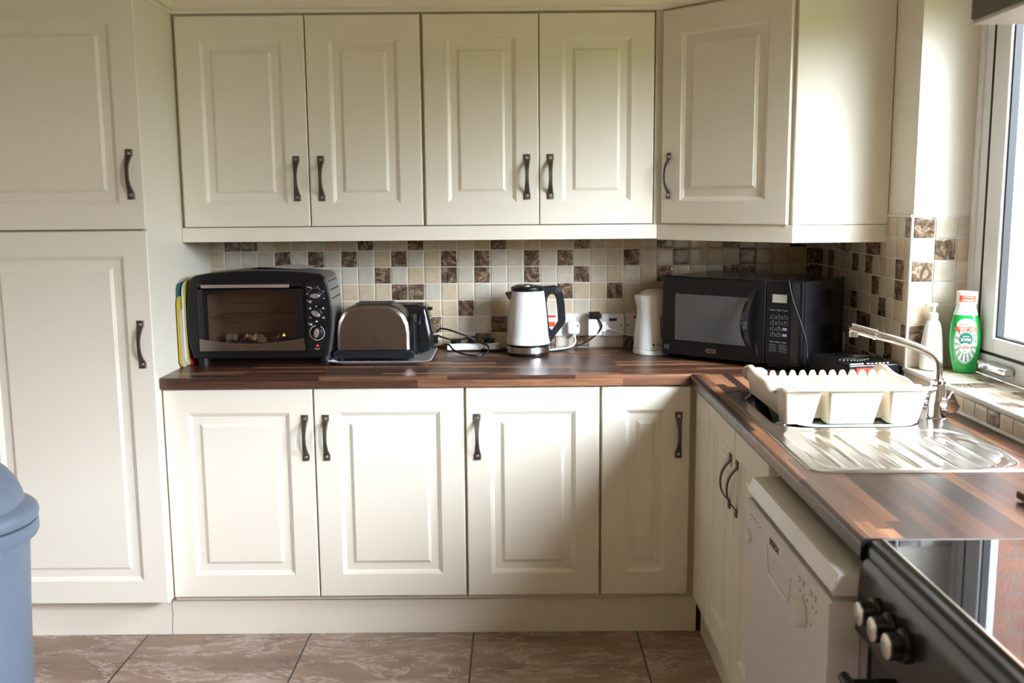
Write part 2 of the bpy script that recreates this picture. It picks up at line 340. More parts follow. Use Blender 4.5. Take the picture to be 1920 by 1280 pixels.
# ------------------------------------------------------------------ room shell
TZ = 0.9104            # worktop top
P_ = 0.0639            # tile pitch
Z1 = 1.2912            # a grout line
XW = 2.5
SILL = Z1-5*P_         # 0.9717
WY0, WY1, WTOP = -0.875, -2.07, 2.12
struct('floor', B().box(-1.7,2.9,-5.4,0.3,-0.1,0.0), 'floor', 'brown marble-effect floor tiles with dark grout lines')
struct('ceiling', B().box(-1.7,2.9,-5.4,0.3,2.45,2.6), 'ceil', 'pale ceiling over the kitchen, out of view')
struct('wall_back', B().box(-1.7,2.9,0.0,0.3,0.0,2.45), 'wall', 'cream back wall behind the wall cabinets')
struct('wall_left', B().box(-1.9,-1.6,-5.4,0.3,0.0,2.45), 'wall_tan', 'tan wall on the far left of the room')
b = B(); b.box(-1.7,2.9,-5.4,-5.2,0,2.45)
struct('wall_rear', b, 'wall_tan', 'tan wall behind the viewer')
b = B()
b.box(XW,2.8,WY0,0.0,0,2.45); b.box(XW,2.8,WY1,WY0,0,SILL-0.012); b.box(XW,2.8,WY1,WY0,WTOP,2.45); b.box(XW,2.8,-2.55,WY1,0,2.45); b.box(XW,2.8,-3.95,-2.55,2.34,2.45); b.box(XW,2.8,-3.95,-2.55,0,0.08); b.box(XW,2.8,-5.4,-3.95,0,2.45)  # includes the opening near the camera, added and sized for its daylight
struct('wall_right', b, 'plaster', 'cream painted wall around the window on the right')
# outside
o = B().box(-30,30,-40,20,-0.45,-0.31).build('lawn', 'grass'); tag(o, 'green lawn outside the kitchen window', 'lawn'); o['kind'] = 'stuff'
o = B().box(-12,9,-12.5,-11,-0.3,1.75,r=0.2).build('added_sky_screen', 'sky_screen'); tag(o, 'unseen leafy block added at the garden end to screen low sky', 'sky_screen')  # unseen block added to hide the sky near the horizon
o = B().box(8.5,9.5,-11,-1,-0.3,2.2,r=0.2).build('added_sky_screen', 'sky_screen'); tag(o, 'unseen leafy block added across the lawn to screen low sky', 'sky_screen')  # added out of view opposite the window, cuts off low skylight
o = B().box(2.95,8.0,-0.35,0.1,-0.3,5.0).build('brick_wall', 'brick'); tag(o, 'red brick outside wall seen through the window glass', 'wall'); o['kind'] = 'structure'

# tiles ------------------------------------------------------------------
GAP = 0.0032
def tile_field(b, O, U, V, N, cells, dark, seed, rnd=random):
    """cells: list of (u0,u1,v0,v1,key)"""
    O, U, V, N = map(Vector, (O, U, V, N)); r_ = random.Random(seed)
    for u0, u1, v0, v1, key in cells:
        mi = 4 if key in dark else 1+r_.choice([0,0,0,1,1,2,2])
        g = GAP/2
        if u1-u0 < 0.008 or v1-v0 < 0.008: continue
        rings = []
        for ins, h in ((0,0.0),(0.0004,0.0022),(0.0022,0.0036),(0.0060,0.0042)):
            i = g+ins
            i2 = min(i, (u1-u0)/2-0.0005); j2 = min(i, (v1-v0)/2-0.0005)
            rings.append([O+U*a+V*c+N*h for a, c in ((u0+i2,v0+j2),(u1-i2,v0+j2),(u1-i2,v1-j2),(u0+i2,v1-j2))])
        b.rings(rings, mi, True, False, True)
TM = ['grout']+TILES
# back wall
b = B(); x0 = 0.1501; zt = [TZ, Z1-5*P_, Z1-4*P_, Z1-3*P_, Z1-2*P_, Z1-P_, Z1, Z1+P_]
b.box(x0-0.004, XW, -0.0015, -0.0001, TZ, Z1+P_)
DK = {(0,1),(0,2),(0,9),(0,12),(0,17),(0,22),(0,27),(0,31),(0,35),
      (1,4),(1,6),(1,8),(1,11),(1,14),(1,16),(1,19),(1,21),(1,25),(1,28),(1,32),(1,36),
      (2,10),(2,14),(2,16),(2,19),(2,22),(2,27),(2,31),(2,32),(2,36),(2,3),
      (3,11),(3,12),(3,21),(3,24),(3,1),(3,34),(4,15),(4,9),(4,2),(4,29),(4,32),(5,13),(5,17),(5,5),(5,27),(5,33),(6,16),(6,20),(6,22),(6,25),(6,7),(6,31)}
cells = []
for c in range(37):
    for r in range(7):
        cells.append((c*P_, min((c+1)*P_, XW-x0), zt[6-r]-TZ, zt[7-r]-TZ, (r, c)))
tile_field(b, (x0,-0.001,TZ), (1,0,0), (0,0,1), (0,-1,0), cells, DK, 3)
o = b.build('tile_splashback', TM); tag(o, 'cream and brown mosaic tiles along the back wall above the worktop', 'tiles', None)
# right wall + reveal + under-sill
b = B(); b.box(XW-0.0015, XW-0.0001, -0.868, 0, TZ, Z1+2*P_)
DR = {(-1,13),(0,4),(0,9),(0,8),(1,0),(1,2),(1,6),(1,8),(1,12),(2,0),(2,2),(2,9),(2,12),(3,6),(3,10),(4,7),(4,8),(4,13),(5,9),(5,11),(5,6),(6,10),(6,13),(6,8)}
cells = []
zr = [TZ]+[Z1-(5-k)*P_ for k in range(0,8)]
for c in range(14):
    for r in range(-1,7):
        cells.append((max(c*P_-0.003,0), min((c+1)*P_-0.003, 0.866), zr[6-r]-TZ, zr[7-r]-TZ, (r, c)))
tile_field(b, (XW-0.001,0,TZ), (0,-1,0), (0,0,1), (-1,0,0), cells, DR, 5)
# reveal tiles (facing the viewer)
b.box(XW, 2.672, WY0-0.0012, WY0, SILL, Z1+2*P_)
cells = []; DV = {(-1,0),(0,1),(1,0),(4,0)}
for c in range(3):
    for r in range(-1,6):
        cells.append((c*P_, min((c+1)*P_,0.172), zr[6-r]-SILL, zr[7-r]-SILL, (r, c)))
tile_field(b, (XW,WY0-0.001,SILL), (1,0,0), (0,0,1), (0,-1,0), cells, DV, 8)
# sill face below bullnose, and sill top
b.box(XW-0.0015, XW-0.0001, WY1-0.7, -0.875, TZ, SILL-0.012)
cells = [(k*P_, (k+1)*P_, 0.0, SILL-0.013-TZ, (9,k)) for k in range(0,24)]
tile_field(b, (XW-0.001,-0.875,TZ), (0,-1,0), (0,0,1), (-1,0,0), cells, {(9,4),(9,8),(9,12),(9,15)}, 6)
b.box(XW+0.002, 2.675, WY1, WY0, SILL-0.012, SILL-0.0035)
cells = [(j*0.0565, (j+1)*0.0565, k*P_, (k+1)*P_, (j,k)) for j in range(3) for k in range(18)]
tile_field(b, (XW+0.004,WY0,SILL-0.004), (1,0,0), (0,-1,0), (0,0,1), cells, {(0,4),(1,4),(0,8),(1,9),(2,3),(2,6),(0,13)}, 9)
o = b.build('window_tile_surround', TM); tag(o, 'cream and brown mosaic tiles on the window wall, reveal and sill', 'tiles')
# bullnose trims
b = B(); b.tube([(XW-0.001,-0.872,SILL),(XW-0.001,-0.872,Z1+2*P_)], 0.0055, 12, smooth_path=False)
b.tube([(XW-0.002,-0.66,Z1+2*P_+0.002),(XW-0.002,-0.872,Z1+2*P_+0.002)], 0.0055, 12, smooth_path=False)
b.tube([(XW-0.001,-0.872,Z1+2*P_+0.002),(2.67,-0.872,Z1+2*P_+0.002)], 0.0050, 12, smooth_path=False)
b.tube([(XW,-0.866,SILL-0.006),(XW,WY1,SILL-0.006)], 0.0085, 12, smooth_path=False)
struct('trim_1', b, 'sealant', 'off-white rounded tile trim round the reveal and sill edge')
o = B().tube([(XW-0.003,-0.89,TZ+0.004),(XW-0.003,-2.18,TZ+0.004)], 0.006, 8, smooth_path=False).build('sealant_bead', 'sealant'); tag(o, 'smeared white sealant bead between sill tiles and worktop', 'sealant')

# window -----------------------------------------------------------------
win = thing('window_1', 'white plastic casement window over the sink', 'window', (2.69,WY0,SILL)); win['kind'] = 'structure'
FX0, FX1 = 2.672, 2.742
b = B(); fz0, fz1, fy0, fy1 = SILL, WTOP, WY0, WY1
b.box(FX0,FX1,fy0-0.068,fy0,fz0,fz1,r=0.004); b.box(FX0,FX1,fy1,fy1+0.068,fz0,fz1,r=0.004)
b.box(FX0,FX1,fy1+0.068,fy0-0.068,fz0,fz0+0.060,r=0.002); b.box(FX0,FX1,fy1+0.068,fy0-0.068,fz1-0.06,fz1,r=0.002)
b.box(FX0-0.008,FX0+0.002,fy0-0.030,fy0-0.001,fz0,fz1,r=0.003)
b.build('window_frame', 'upvc', win)
b = B(); sy0, sy1, sz0, sz1 = fy0-0.074, fy1+0.074, fz0+0.066, fz1-0.066
X0s, X1s = 2.6735, 2.730
for (ya, yb, za, zb) in ((sy0-0.085,sy0,sz0,sz1),(sy1,sy1+0.085,sz0,sz1),(sy1+0.085,sy0-0.085,sz0,sz0+0.045),(sy1+0.085,sy0-0.085,sz1-0.045,sz1)):
    b.box(X0s,X1s,ya,yb,za,zb,r=0.006,seg=3)
b.build('sash', 'upvc', win)
b = B()
b.box(X0s-0.0005,X0s+0.006,fy0-0.0755,fy0-0.0675,fz0+0.0595,fz1-0.058); b.box(X0s-0.0005,X0s+0.006,fy1+0.067,fy0-0.0675,fz0+0.0595,fz0+0.0662)
b.box(X0s+0.010,X0s+0.03,sy0-0.091,sy0-0.084,sz0+0.04,sz1-0.04); b.box(X0s+0.010,X0s+0.03,sy1+0.085,sy0-0.085,sz0+0.044,sz0+0.049)
b.build('gasket', 'gasket', win)
B().box(2.700,2.704,sy1+0.084,sy0-0.084,sz0+0.044,sz1-0.044).build('pane', 'clear', win)
b = B(); b.box(2.655,2.668,-1.04,-0.945,SILL+0.030,SILL+0.040,r=0.003); b.box(2.640,2.668,-1.175,-1.04,SILL+0.022,SILL+0.044,mi=1,r=0.006,seg=3); b.lathe([(0.006,0),(0.006,0.012)], (2.640,-1.06,SILL+0.034), 12, mi=0, axis='x')
b.build('casement_stay', ['upvc','chrome'], win)
b = B(); b.box(2.602,2.632,-1.382,-1.352,SILL+0.0005,SILL+0.083,r=0.004)
o = b.build('wooden_block', 'brown', None); tag(o, 'dark brown upright block standing on the window sill at the photo edge', 'block')

# ------------------------------------------------------------------ doors and handles
PROF = [(0.078,0.0),(0.0788,0.0016),(0.0815,0.0022),(0.0900,0.0070),(0.0915,0.0085),(0.0945,0.0085),(0.1165,0.0080),(0.1175,0.0058),(0.1245,0.0026),(0.1252,0.0014)]
def panel_door(w_, h_, t=0.020, sideframe=0.078):
    b = B(); r = []
    def ring(ins, y, insx=None):
        ix = ins if insx is None else insx
        r.append([(ix,y,ins),(w_-ix,y,ins),(w_-ix,y,h_-ins),(ix,y,h_-ins)])
    ring(0,0); ring(0,-(t-0.0035)); ring(0.001,-(t-0.001)); ring(0.0035,-t)
    for ins, d in PROF: ring(ins, -(t-d))
    b.rings(r, 0, True, True, True, sm=False)
    return b
def handle(parent, x, z, L_=0.155):
    """strap handle, centred at local (x,z) on the door front plane y=0 (outwards is -y)"""
    b = B(); N = 26; rr = []
    for i in range(N+1):
        s = -1+2*i/N; zz = s*L_/2; a = abs(s)
        if a > 0.74: hw, y, th = 0.0123, -0.0005, 0.0045
        else:
            q = a/0.74
            hw = 0.0062+0.0050*q**2.2; y = -0.0005-0.026*(1-q**2.4); th = 0.0045
        rr.append([(x-hw, y, z+zz),(x-hw*0.7, y-th, z+zz),(x+hw*0.7, y-th, z+zz),(x+hw, y, z+zz)])
    b.rings(rr, 0, True, True, True)
    for s in (-1,1):
        b.lathe([(0.0052,0.004),(0.0055,0.0060),(0.0040,0.0078),(0.0005,0.0084)], (x,0,z+s*L_/2*0.83), 12, mi=1, axis='y')
    return b
def add_door(root, x0, x1, z0, z1, yf, hx=None, hz=None, rot=0.0, name='door', origin=None, rotmat=None):
    """door on a run facing -y: x0..x1, front at yf. origin/rotmat override for other directions."""
    w_ = x1-x0; h_ = z1-z0
    if rotmat is None: mt = Matrix.Translation((x0, yf+0.020, z0))
    else: mt = Matrix.Translation(origin) @ Matrix.Rotation(rotmat, 4, 'Z')
    b = panel_door(w_, h_); b.xf(mt); d = b.build(name, 'cream', root, sharp=12)
    if hx is not None:
        hb = handle(None, hx, hz); hb.xf(mt @ Matrix.Translation((0,-0.020,0)))
        hb.build('handle', ['pewter','screw'], d)
    return d
YD = -0.607; ZD0, ZD1 = 0.1531, 0.8687
YU = -0.320; ZU0, ZU1 = 1.394, 2.108
def carcass(root, x0, x1, y0, y1, z0, z1, m='carcass'):
    return B().box(x0,x1,y0,y1,z0,z1,r=0.001,seg=1).build('body', m, root)

# tall unit at the left
t = thing('tall_cabinet', 'tall cream larder cabinet at the left with two panelled doors', 'cabinet', (-0.15,-0.3,0))
carcass(t, -0.435, 0.1435, -0.638, -0.006, 0.15, 2.13)
B().box(0.1445,0.1605,-0.640,-0.006,0.150,2.40,r=0.001,seg=1).build('side_panel', 'cream', t)
add_door(t, -0.433, 0.165, 1.397, 2.112, -0.661, hx=0.558, hz=0.171)
add_door(t, -0.433, 0.165, 0.1565, 1.391, -0.661, hx=0.561, hz=0.873)
B().box(-0.60,-0.437,-0.65,-0.006,0.0,2.13).build('filler_panel','cream',t)
# base units, back run
t = thing('base_cabinet', 'cream double base cabinet under the mini oven and toasters', 'cabinet', (0.66,-0.3,0), group='base cabinets')
carcass(t, 0.1625, 1.1605, -0.5865, -0.006, 0.135, 0.872)
add_door(t, 0.1665, 0.6580, ZD0, ZD1, YD, hx=0.4640, hz=0.552)
add_door(t, 0.6625, 1.1560, ZD0, ZD1, YD, hx=0.0370, hz=0.552)
t = thing('base_cabinet', 'cream single-door base cabinet below the white kettle', 'cabinet', (1.38,-0.3,0), group='base cabinets')
carcass(t, 1.1615, 1.6105, -0.5865, -0.006, 0.135, 0.872)
add_door(t, 1.1640, 1.6040, ZD0, ZD1, YD, hx=0.0360, hz=0.551)
t = thing('corner_base_cabinet', 'cream corner base cabinet with a narrow door under the microwave', 'cabinet', (2.0,-0.3,0), group='base cabinets')
B().prism([(1.6115,-0.006),(1.6115,-0.5865),(1.9415,-0.5865),(1.9415,-0.8345),(2.49,-0.8345),(2.49,-0.006)], 'z', 0.135, 0.872).build('body', 'carcass', t)
add_door(t, 1.6130, 1.9050, ZD0, ZD1, YD, hx=0.2540, hz=0.552)
# side door: front plane x=1.92 facing -x.  Rotation -90deg: local x -> -y
def side_door(root, ya, yb, hz=None, hx=None, xf=1.920):
    return add_door(root, 0, ya-yb, ZD0, ZD1, 0, hx=hx, hz=hz, origin=(xf+0.020, ya, ZD0), rotmat=-PI/2)
side_door(t, -0.628, -0.8345)
t = thing('base_cabinet', 'cream double base cabinet under the sink with two bowed handles', 'cabinet', (2.2,-1.18,0), group='base cabinets')
carcass(t, 1.9415, 2.49, -1.545, -0.8365, 0.135, 0.740)
B().box(1.9415,1.958,-1.545,-0.8365,0.7405,0.872).build('front_rail','carcass',t)
side_door(t, -0.838, -1.181, hz=0.552, hx=0.305)
side_door(t, -1.185, -1.532, hz=0.552, hx=0.038)
B().box(1.935,2.49,-1.566,-1.548,0.0,0.872).build('end_panel','cream',t)
# plinths
b = B(); b.box(-0.6,1.945,-0.562,-0.545,0.0,0.150,r=0.001,seg=1)
struct('baseboard_back', b, 'cream', 'cream plinth along the floor under the back cabinets')
b = B(); pts = [(0.1435,0.1495),(0.1400,0.125),(0.1385,0.10),(0.1405,0.075),(0.1375,0.055),(0.1360,0.03),(0.1345,0.002)]
b.tube([(x,-0.5622,z) for x,z in pts], 0.0009, 6, smooth_path=False)
b.build('crack', 'crack', bpy.data.objects['baseboard_back'], world=False)
b = B(); b.box(1.958,1.975,-1.56,-0.575,0.0,0.150,r=0.001,seg=1)
struct('baseboard_right', b, 'cream', 'cream plinth under the sink cabinets with a chipped lower edge')

# wall units
t = thing('wall_cabinet', 'cream double wall cabinet above the mini oven, left of two', 'cabinet', (0.59,-0.15,1.4), group='wall cabinets')
carcass(t, 0.1625, 1.0125, -0.2995, -0.006, 1.385, 2.118)
add_door(t, 0.1740, 0.6145, ZU0, ZU1, YU, hx=0.3985, hz=0.165)
add_door(t, 0.6185, 1.0105, ZU0, ZU1, YU, hx=0.0400, hz=0.165)
t = thing('wall_cabinet', 'cream double wall cabinet above the white kettle, right of two', 'cabinet', (1.42,-0.15,1.4), group='wall cabinets')
carcass(t, 1.0135, 1.8180, -0.2995, -0.006, 1.385, 2.118)
add_door(t, 1.0205, 1.4155, ZU0, ZU1, YU, hx=0.3535, hz=0.165)
add_door(t, 1.4185, 1.8130, ZU0, ZU1, YU, hx=0.0370, hz=0.165)
t = thing('corner_wall_cabinet', 'cream corner wall cabinet with an angled door above the microwave', 'cabinet', (2.2,-0.3,1.4), group='wall cabinets')
DA, DB = Vector((1.8385,-0.3350)), Vector((2.1815,-0.6760))
dv = (DB-DA); dl = dv.length; dang = math.atan2(dv.y, dv.x); dn = Vector((math.sin(dang), -math.cos(dang)))  # outward
inn = -dn*0.0215
b = B(); b.prism([(1.8190,0),(1.8190,-0.310),(DA.x+inn.x,DA.y+inn.y),(2.1815,-0.6640),(2.497,-0.6640),(2.497,0)], 'z', 1.385, 2.118)
b.build('body', 'carcass', t)
dd = add_door(t, 0, dl, ZU0, ZU1, 0, hx=0.034, hz=0.163, origin=(DA.x+inn.x, DA.y+inn.y, ZU0), rotmat=dang)
B().box(2.2005,2.4975,-0.682,-0.6645,1.394,2.13,r=0.001,seg=1).build('end_panel', 'cream', t)
# pelmet (light rail)
b = B()
b.box(0.1615,1.8300,-0.316,-0.298,1.341,1.3915,r=0.002)
t2 = b.build('pelmet', 'cream'); tag(t2, 'long cream pelmet strip under the two straight wall cabinets', 'pelmet')
b = B(); q0 = Vector((1.8310,-0.3160)); q1 = Vector((2.2005,-0.6820)); e = (q1-q0).normalized(); nn = Vector((-e.y, e.x))
if nn.y < 0: nn = -nn
b.prism([tuple(q0), tuple(q1), (2.4975,-0.682), (2.4975,-0.664), tuple(Vector((2.2005,-0.682))+nn*0.018+Vector((0.006,0.0))), tuple(q0+nn*0.018)], 'z', 1.3375, 1.3925, r=0.0015)
t2 = b.build('pelmet', 'cream'); tag(t2, 'angled cream pelmet strip under the corner wall cabinet', 'pelmet')
# cornice: profile swept along the top
prof = [(0.0,2.116),(-0.004,2.122),(-0.004,2.126),(-0.014,2.131),(-0.018,2.150),(-0.034,2.175),(-0.060,2.190),(-0.062,2.205),(0.02,2.205),(0.02,2.116)]
path = [(0.1625,-0.658),(0.1625,-0.318),(1.834,-0.318),(2.199,-0.683),(2.497,-0.683)]
def sweep(path, prof, nrm):
    rr = []
    for (px, py), (nx, ny) in zip(path, nrm): rr.append([(px+nx*-o_, py+ny*-o_, z) for o_, z in prof])
    return rr
nrm = [(1,0),(1,-1),(-math.tan(PI/8),-1),(-math.tan(PI/8),-1),(0,-1)]
b = B(); b.rings(sweep(path, prof, nrm), 0, True, True, True, sm=False)
t2 = b.build('cornice', 'cream', sharp=50); tag(t2, 'cream cornice moulding along the top of the wall cabinets', 'cornice')

# ------------------------------------------------------------------ worktops
def edge_prof(d0, d1, z0, z1, r=0.006):
    """rounded front edge outline in (depth, z); d0 = front"""
    s = 1 if d1 > d0 else -1
    o = [(d1,z0),(d0+s*r*0.7,z0),(d0+s*r*0.2,z0+r*0.2),(d0,z0+r*0.7)]
    for i in range(6):
        a = PI/2*i/5; o.append((d0+s*r*(1-math.cos(PI/2-a)) if False else d0+s*r*(1-math.cos(a)), z1-r+r*math.sin(a)))
    o.append((d1,z1)); return o
WB0 = TZ-0.038
b = B(); b.prism(edge_prof(-0.6175,-0.0005,WB0,TZ), 'x', 0.1615, 2.4985)
o = b.build('worktop', 'wood_x', sharp=50); tag(o, 'walnut block worktop along the back wall', 'worktop', 'worktops')
SX0, SX1, SY0, SY1 = 1.938, 2.425, -1.797, -0.942   # sink
HX0, HX1, HY0, HY1 = 1.962, 2.36, -1.40, -0.965    # hole
b = B()
b.prism(edge_prof(1.9,HX0,WB0,TZ,0.010), 'y', -2.188, -0.6185)
b.box(HX0,HX1,-2.188,HY0,WB0,TZ); b.box(HX0,HX1,HY1,-0.6185,WB0,TZ); b.box(HX1,2.4985,-2.188,-0.6185,WB0,TZ)
o = b.build('worktop', 'wood_y', sharp=50)
B().prism(edge_prof(1.8995,1.96,WB0-0.0005,TZ+0.0005,0.010), 'y', -2.1925, -2.1885).build('end_cap', 'black', o)
tag(o, 'walnut block worktop under the window holding the sink', 'worktop', 'worktops')

# ------------------------------------------------------------------ sink
def sm(a, b_, x):
    t_ = max(0, min(1, (x-a)/(b_-a))); return t_*t_*(3-2*t_)
def sd_rr(x, y, x0, x1, y0, y1, r):
    cx, cy = (x0+x1)/2, (y0+y1)/2; qx = abs(x-cx)-(x1-x0)/2+r; qy = abs(y-cy)-(y1-y0)/2+r
    return math.hypot(max(qx,0), max(qy,0))+min(max(qx,qy),0)-r
def sink_h(x, y):
    h = 0.0035
    d = sd_rr(x, y, SX0, SX1, SY0, SY1, 0.035)
    h -= 0.0035*sm(-0.004, 0.0, d)
    db = sd_rr(x, y, 1.985, 2.345, -1.385, -0.985, 0.07)
    h -= 0.150*sm(0.006, -0.030, db)
    h -= 0.002*sm(0.018, 0.008, db)
    dr = sd_rr(x, y, 1.968, 2.400, -1.775, -1.425, 0.06)
    h -= 0.0035*sm(0.0, -0.012, dr)
    if dr < 0:
        k = (x-2.014)/0.0411; kk = abs(k-round(k))*0.0411; ki = round(k)
        if 0 <= ki <= 8:
            ytop = -1.445-0.006*ki
            h += 0.0032*sm(0.0065, 0.001, kk)*sm(ytop, ytop-0.02, y)*sm(-1.768, -1.755, y)
    da = abs(math.hypot((x-2.30)/1.0, (y+1.62)/1.35)-0.105)
    if x > 2.33 or y > -1.44: h -= 0.0025*sm(0.008, 0.0, da)*(1 if (x-2.30 > -0.06) else 0)
    return h
t = thing('sink', 'stainless steel sink with a ribbed drainer set in the worktop', 'sink', (2.18,-1.37,TZ))
b = B(); nx, ny = 122, 214; G = []
for j in range(ny+1):
    row = []
    for i in range(nx+1):
        x = SX0+(SX1-SX0)*i/nx; y = SY0+(SY1-SY0)*j/ny
        d = sd_rr(x, y, SX0, SX1, SY0, SY1, 0.035)
        h_ = sink_h(x, y)
        if d > 0:      # pull the corner vertices on to the rounded outline
            ax = min(max(x, SX0+0.035), SX1-0.035); ay = min(max(y, SY0+0.035), SY1-0.035)
            l_ = math.hypot(x-ax, y-ay); x, y = ax+(x-ax)*0.035/l_, ay+(y-ay)*0.035/l_; h_ = 0.0
        row.append(b.bm.verts.new((x, y, TZ+0.0004+h_)) if d < 0.0055 else None)
    G.append(row)
for j in range(ny):
    for i in range(nx):
        q = [G[j][i], G[j][i+1], G[j+1][i+1], G[j+1][i]]
        if all(q): b._f(q, 0, True)
b.build('drainer_and_bowl', 'steel', t, sharp=180)
B().lathe([(0.018,0.0036),(0.0185,0.005),(0.015,0.0066),(0.004,0.0075)], (2.000,-1.352,TZ), 24).build('tap_hole_cap', 'chrome', t)
# washing-up bowl standing in the sink bowl
b = B(); rr = []
for ins, z in ((0.022,TZ-0.012),(0.003,TZ+0.0036),(0.0,TZ+0.0050),(0.002,TZ+0.0062),(0.020,TZ+0.0060),(0.026,TZ+0.0035),(0.034,TZ-0.0005),(0.05,TZ-0.004)):
    rr.append([(x,y,z) for x,y in rrect(2.022+ins, 2.332-ins, -1.402+ins, -1.005-ins, 0.06)])
b.rings(rr, 0, True, False, True)
rr2 = [[(x,y,z) for x,y in rrect(2.040+i_,2.314-i_,-1.372+i_,-1.030-i_,0.05)] for i_, z in ((-0.004,TZ-0.012),(0.03,TZ-0.133))]
b.rings(rr2, 0, True, False, True)
o = b.build('washing_up_bowl', 'paleg'); tag(o, 'pale green plastic bowl in the sink under the dish rack', 'bowl')

# tap
t = thing('tap', 'chrome mixer tap with a long raised spout behind the dish rack', 'tap', (2.3985,-1.325,TZ+0.004))
tx, ty = 2.3985, -1.325
B().lathe([(0.026,0.0),(0.026,0.006),(0.0235,0.008),(0.0235,0.045),(0.0215,0.055),(0.019,0.078),(0.0165,0.092),(0.0185,0.094),(0.0185,0.102),(0.012,0.106)], (tx,ty,TZ+0.004), 28).build('tap_body', 'chrome', t)
B().tube([(tx-0.002,ty,TZ+0.10),(tx-0.002,ty,TZ+0.140),(tx-0.012,ty+0.002,TZ+0.165),(tx-0.045,ty+0.008,TZ+0.186),(tx-0.10,ty+0.02,TZ+0.205),(tx-0.165,ty+0.035,TZ+0.222)], 0.0105, 14).build('spout', 'chrome', t)
b = B(); b.tube([(tx-0.150,ty+0.032,TZ+0.2185),(tx-0.156,ty+0.033,TZ+0.220)], 0.0135, 14, smooth_path=False)
b.tube([(tx-0.155,ty+0.033,TZ+0.2200),(tx-0.212,ty+0.046,TZ+0.2365)], 0.0125, 14, smooth_path=False)
b.tube([(tx-0.203,ty+0.045,TZ+0.236),(tx-0.204,ty+0.045,TZ+0.212)], 0.0115, 14, smooth_path=False)
b.build('spray_nozzle', 'chrome', t)
for sy, sx2 in ((-1, 1), (1, -1)):
    b = B(); c0 = Vector((tx, ty, TZ+0.047)); d = Vector((0.55*sx2, -0.83*sx2, 0)).normalized()
    b.tube([c0+d*0.015, c0+d*0.036], 0.0150, 20, smooth_path=False)
    # teardrop lever plate
    pn_ = Vector((-0.15*sx2, -0.99*sx2, 0)); u = Vector((pn_.y, -pn_.x, 0)); cc = c0+d*0.040; U3 = Vector((0,0,1)); A_, B_ = [], []
    pts = []
    for i in range(28):
        a = -PI/2+2*PI*i/28
        rad = 0.0185
        px_, pz_ = rad*math.cos(a), rad*math.sin(a)
        if pz_ > 0: px_ *= max(0.18, 1-pz_/0.024); pz_ *= 1.95
        pts.append((px_, pz_))
    rr = [[cc+pn_*k+u*px_*s_+U3*pz_*s_ for px_, pz_ in pts] for k, s_ in ((-0.005,0.85),(-0.003,1.0),(0.003,1.0),(0.005,0.92))]
    b.rings(rr, 0, True, True, True)
    b.tube([cc+pn_*0.004, cc+pn_*0.010], 0.0128, 24, smooth_path=False)
    b.build('lever', 'chrome', t)

# ------------------------------------------------------------------ dish rack
t = thing('dish_rack', 'cream plastic dish rack with cutlery compartments standing over the sink', 'dish rack', (2.18,-1.16,TZ))
RX0, RX1, RY0, RY1 = 1.998, 2.362, -1.372, -0.955
def rimz(y, side):
    u = (y-RY0)/(RY1-RY0)
    base = 1.008-0.018*u
    if side: base += -0.020*math.exp(-((u-0.22)/0.11)**2)+0.016*math.exp(-((u-0.80)/0.14)**2)-0.03*sm(0.93,1.0,u)
    return base
def rim_path():
    o = []; n = 16
    for i in range(n+1): o.append(((RX0+0.02)+(RX1-RX0-0.04)*i/n, RY0, 0))
    for i in range(1,6): a = -PI/2+PI/2*i/5; o.append((RX1-0.02+0.02*math.cos(a), RY0+0.02+0.02*math.sin(a), 1))
    for i in range(1,n+1): o.append((RX1, RY0+0.02+(RY1-RY0-0.04)*i/n, 1))
    for i in range(1,6): a = PI/2*i/5; o.append((RX1-0.02+0.02*math.cos(a), RY1-0.02+0.02*math.sin(a), 1))
    for i in range(1,n+1): o.append((RX1-0.02-(RX1-RX0-0.04)*i/n, RY1, 0))
    for i in range(1,6): a = PI/2+PI/2*i/5; o.append((RX0+0.02+0.02*math.cos(a), RY1-0.02+0.02*math.sin(a), 1))
    for i in range(1,n+1): o.append((RX0, RY1-0.02-(RY1-RY0-0.04)*i/n, 1))
    for i in range(1,5): a = PI+PI/2*i/5; o.append((RX0+0.02+0.02*math.cos(a), RY0+0.02+0.02*math.sin(a), 1))
    return o
rp = rim_path(); cxr, cyr = (RX0+RX1)/2, (RY0+RY1)/2
b = B()
def rr_(p, out, dz, sc_=1.0):
    x, y, s_ = p; z = rimz(y, True)
    vx, vy = x-cxr, y-cyr
    nx_ = 1 if vx > (RX1-RX0)/2-0.021 else (-1 if vx < -(RX1-RX0)/2+0.021 else 0)
    ny_ = 1 if vy > (RY1-RY0)/2-0.021 else (-1 if vy < -(RY1-RY0)/2+0.021 else 0)
    l = math.hypot(nx_, ny_) or 1
    return (x+nx_*out/l, y+ny_*out/l, z+dz)
rings = [[rr_(p, o_, dz) for p in rp] for o_, dz in ((0.0,-0.004),(0.012,-0.007),(0.013,-0.004),(0.008,0.0005),(0.0,0.001),(-0.003,-0.003),(0.0,-0.004))]
b.rings(rings, 0); b.build('rim', 'rack', t, sharp=60)
